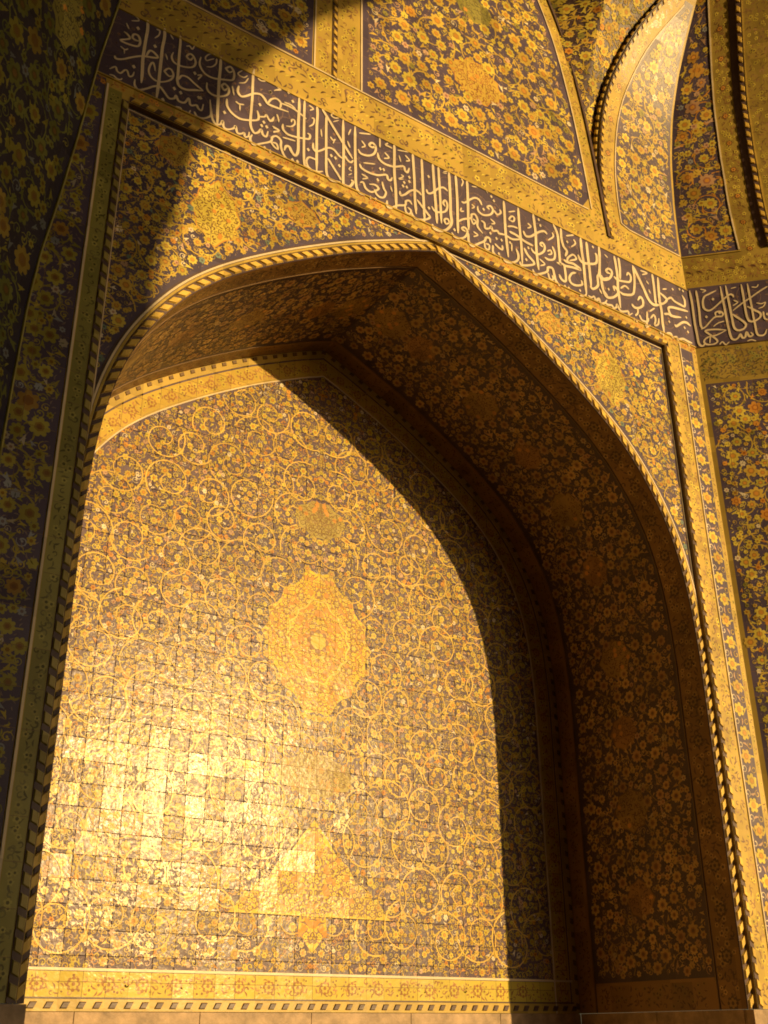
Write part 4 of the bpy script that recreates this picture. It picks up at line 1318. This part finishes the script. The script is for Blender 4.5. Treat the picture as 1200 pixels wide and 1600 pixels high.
# gold border round the back wall and along its foot
rb_ = np.vstack([arch_off(-.27)[len(arch_off(-.27)) // 2:], arch_off(-.095)[len(arch_off(-.095)) // 2:][::-1]])
oa, ob = arch_off(-.095), arch_off(-.27)
ha, hb = oa[oa[:, 0] >= XM], ob[ob[:, 0] >= XM]
n_ = 60


def resample(p, n):
    s = np.concatenate([[0], np.cumsum(np.linalg.norm(np.diff(p, axis=0), axis=1))])
    t = np.linspace(0, s[-1], n)
    return np.c_[np.interp(t, s, p[:, 0]), np.interp(t, s, p[:, 1])]


ra, rb2 = resample(ha, n_), resample(hb, n_)
for i in range(n_ - 1):
    q = np.array([ra[i], ra[i + 1], rb2[i + 1], rb2[i]])
    I.add((q, np.array([(0, 1, 2), (0, 2, 3)])), [(0, 0)], 0, 1, GOLD, L0 * .5 + 1e-4)
bpoly = np.vstack([ra, rb2[::-1]])
gold_band(I, bpoly, s=.068, r=.026, ink=(.27, .14, .06))
mid = (ra + rb2) / 2
rosette_row(I, dense(mid, .22), .045, col=GOLD, ink=(.36, .18, .06))
foot = rect(XM, XM + 2.50, 1.845, 2.005)
I.add((foot, np.array([(0, 1, 2), (0, 2, 3)])), [(0, 0)], 0, 1, YELLOW, L0 * .5 + 6e-4)
gold_band(I, foot, s=.056, r=.022, ink=(.27, .14, .06))
rosette_row(I, np.c_[np.arange(XM + .12, XM + 2.3, .25), np.full(9, 1.925)], .05, col=YELLOW, ink=(.34, .17, .06))
I.mirror(XM)
I.build('back_painting', BK, M['back_inlay'], bw)
band_strip('border_line', BK, arch_off(-.278), .012, M['cream'], bw, off=.009)
band_strip('border_line', BK, arch_off(-.258), .008, M['gold'], bw, off=.009)
band_strip('border_line', BK, dense([(XM - 2.7, 2.018), (XM + 2.7, 2.018)]), .018, M['cream'], bw, off=.009)
band_strip('border_line', BK, dense([(XM - 2.7, 1.84), (XM + 2.7, 1.84)]), .010, M['rope_dark'], bw, off=.009)
k = band_strip('rope_moulding', BK, arch_off(-.042), .078, M['gold'], bw, off=.008)
rope_tiles(k, BK, arch_off(-.026), .118, .050, .036, .008, .25, mat=M['teeth'], off=.008)
k = band_strip('rope_moulding', BK, dense([(XM - 2.76, 1.795), (XM + 2.76, 1.795)]), .076, M['gold'], bw, off=.006)
rope_tiles(k, BK, [(XM - 2.76, 1.795), (XM + 2.76, 1.795)], .112, .050, .044, .012, .5, mat=M['rope_dark'], off=.006)
xs = np.linspace(XM - 2.77, XM + 2.77, 7)
for a, b in zip(xs[:-1], xs[1:]):
    box_obj('dado_slab', (a + .003, DEPTH - .012, 0), (b - .003, DEPTH + .012, ZB - .002), M['stone'], niche)
for s in (-1, 1):
    ys = np.linspace(.03, DEPTH - .015, 3)
    for a, b in zip(ys[:-1], ys[1:]):
        x = XM + s * 2.765
        box_obj('dado_slab', (min(x, x + s * .2), a + .003, 0), (max(x, x + s * .2), b - .003, ZB - .002), M['stone'], niche)

# ------------------------------------------------------------------ the rest of the iwan (around and behind the viewer)
iw = empty('iwan_gateway', (9, -15, 0), 'brick iwan front with a great pointed opening behind the viewer', 'building')
EDGE = catmull([(8.82, 0), (8.82, 5), (8.86, 9.48), (8.96, 10.12), (9.06, 10.84), (9.29, 11.57), (9.73, 12.38), (10.1, 12.90), (10.5, 13.34), (11.6, 14.38), (13.1, 15.8), (15.4, 18.2)], 4)
mir = EDGE.copy()
mir[:, 0] = 30.8 - mir[:, 0]
op = np.vstack([EDGE, mir[::-1][1:]])
slab('left_pier', np.vstack([[(-4.2, 0)], EDGE, [(15.4, 22), (-4.2, 22)]]), -15.4, -15.0, M['brick'], iw)
slab('right_pier', np.vstack([[(27, 0)], mir, [(15.4, 22), (27, 22)]]), -15.4, -15.0, M['brick'], iw)
sh = empty('iwan_shell', (9, -8, 0), 'plastered side walls and vault enclosing the iwan out of sight', 'building')
mesh_obj('side_wall', [(-3.41, -4.74, 0), (-3.41, -15.0, 0), (-3.41, -15.0, 22), (-3.41, -4.74, 22)], [(0, 1, 2, 3)], M['plaster'], sh)
mesh_obj('side_wall', [(14.35, -6.41, 0), (24.5, -6.41, 0), (24.5, -6.41, 22), (14.35, -6.41, 22)], [(0, 1, 2, 3)], M['plaster'], sh)
mesh_obj('side_wall', [(24.5, -6.41, 0), (24.5, -15.0, 0), (24.5, -15.0, 22), (24.5, -6.41, 22)], [(0, 1, 2, 3)], M['plaster'], sh)
# half vault rising from the bay walls
ring0 = [(-3.41, -15.0, 19.0), (-3.41, -4.74, 15), (-1.2, -3.2, 13.9), (1.0, -.4, 13.9), (5, .32, 13.9), (8.6, .32, 14), (9.8, -3.5, 13.9), (14.35, -8.0, 13.9), (24.5, -6.41, 15), (24.5, -15, 19)]
ring1 = [(2, -15.0, 21.0), (2.5, -9, 19), (3.5, -7, 18), (4.5, -6, 17.5), (6.5, -5.5, 17.5), (8.2, -5.6, 17.5), (9.5, -7, 17.5), (13, -10, 17.5), (20, -11, 19), (20, -15, 21)]
ring2 = [(9, -15.0, 22), (9, -12, 21), (9, -11, 20.5), (9.5, -11, 20.5), (10, -11, 20.5), (10.5, -11, 20.5), (11, -11, 20.5), (12, -12, 20.5), (15, -13, 21), (15, -15, 22)]
V = ring0 + ring1 + ring2
n_ = len(ring0)
F = [(r * n_ + i, r * n_ + i + 1, (r + 1) * n_ + i + 1, (r + 1) * n_ + i) for r in range(2) for i in range(n_ - 1)]
F.append(tuple(range(2 * n_, 3 * n_)))
mesh_obj('half_vault', V, F, M['plaster'], sh)
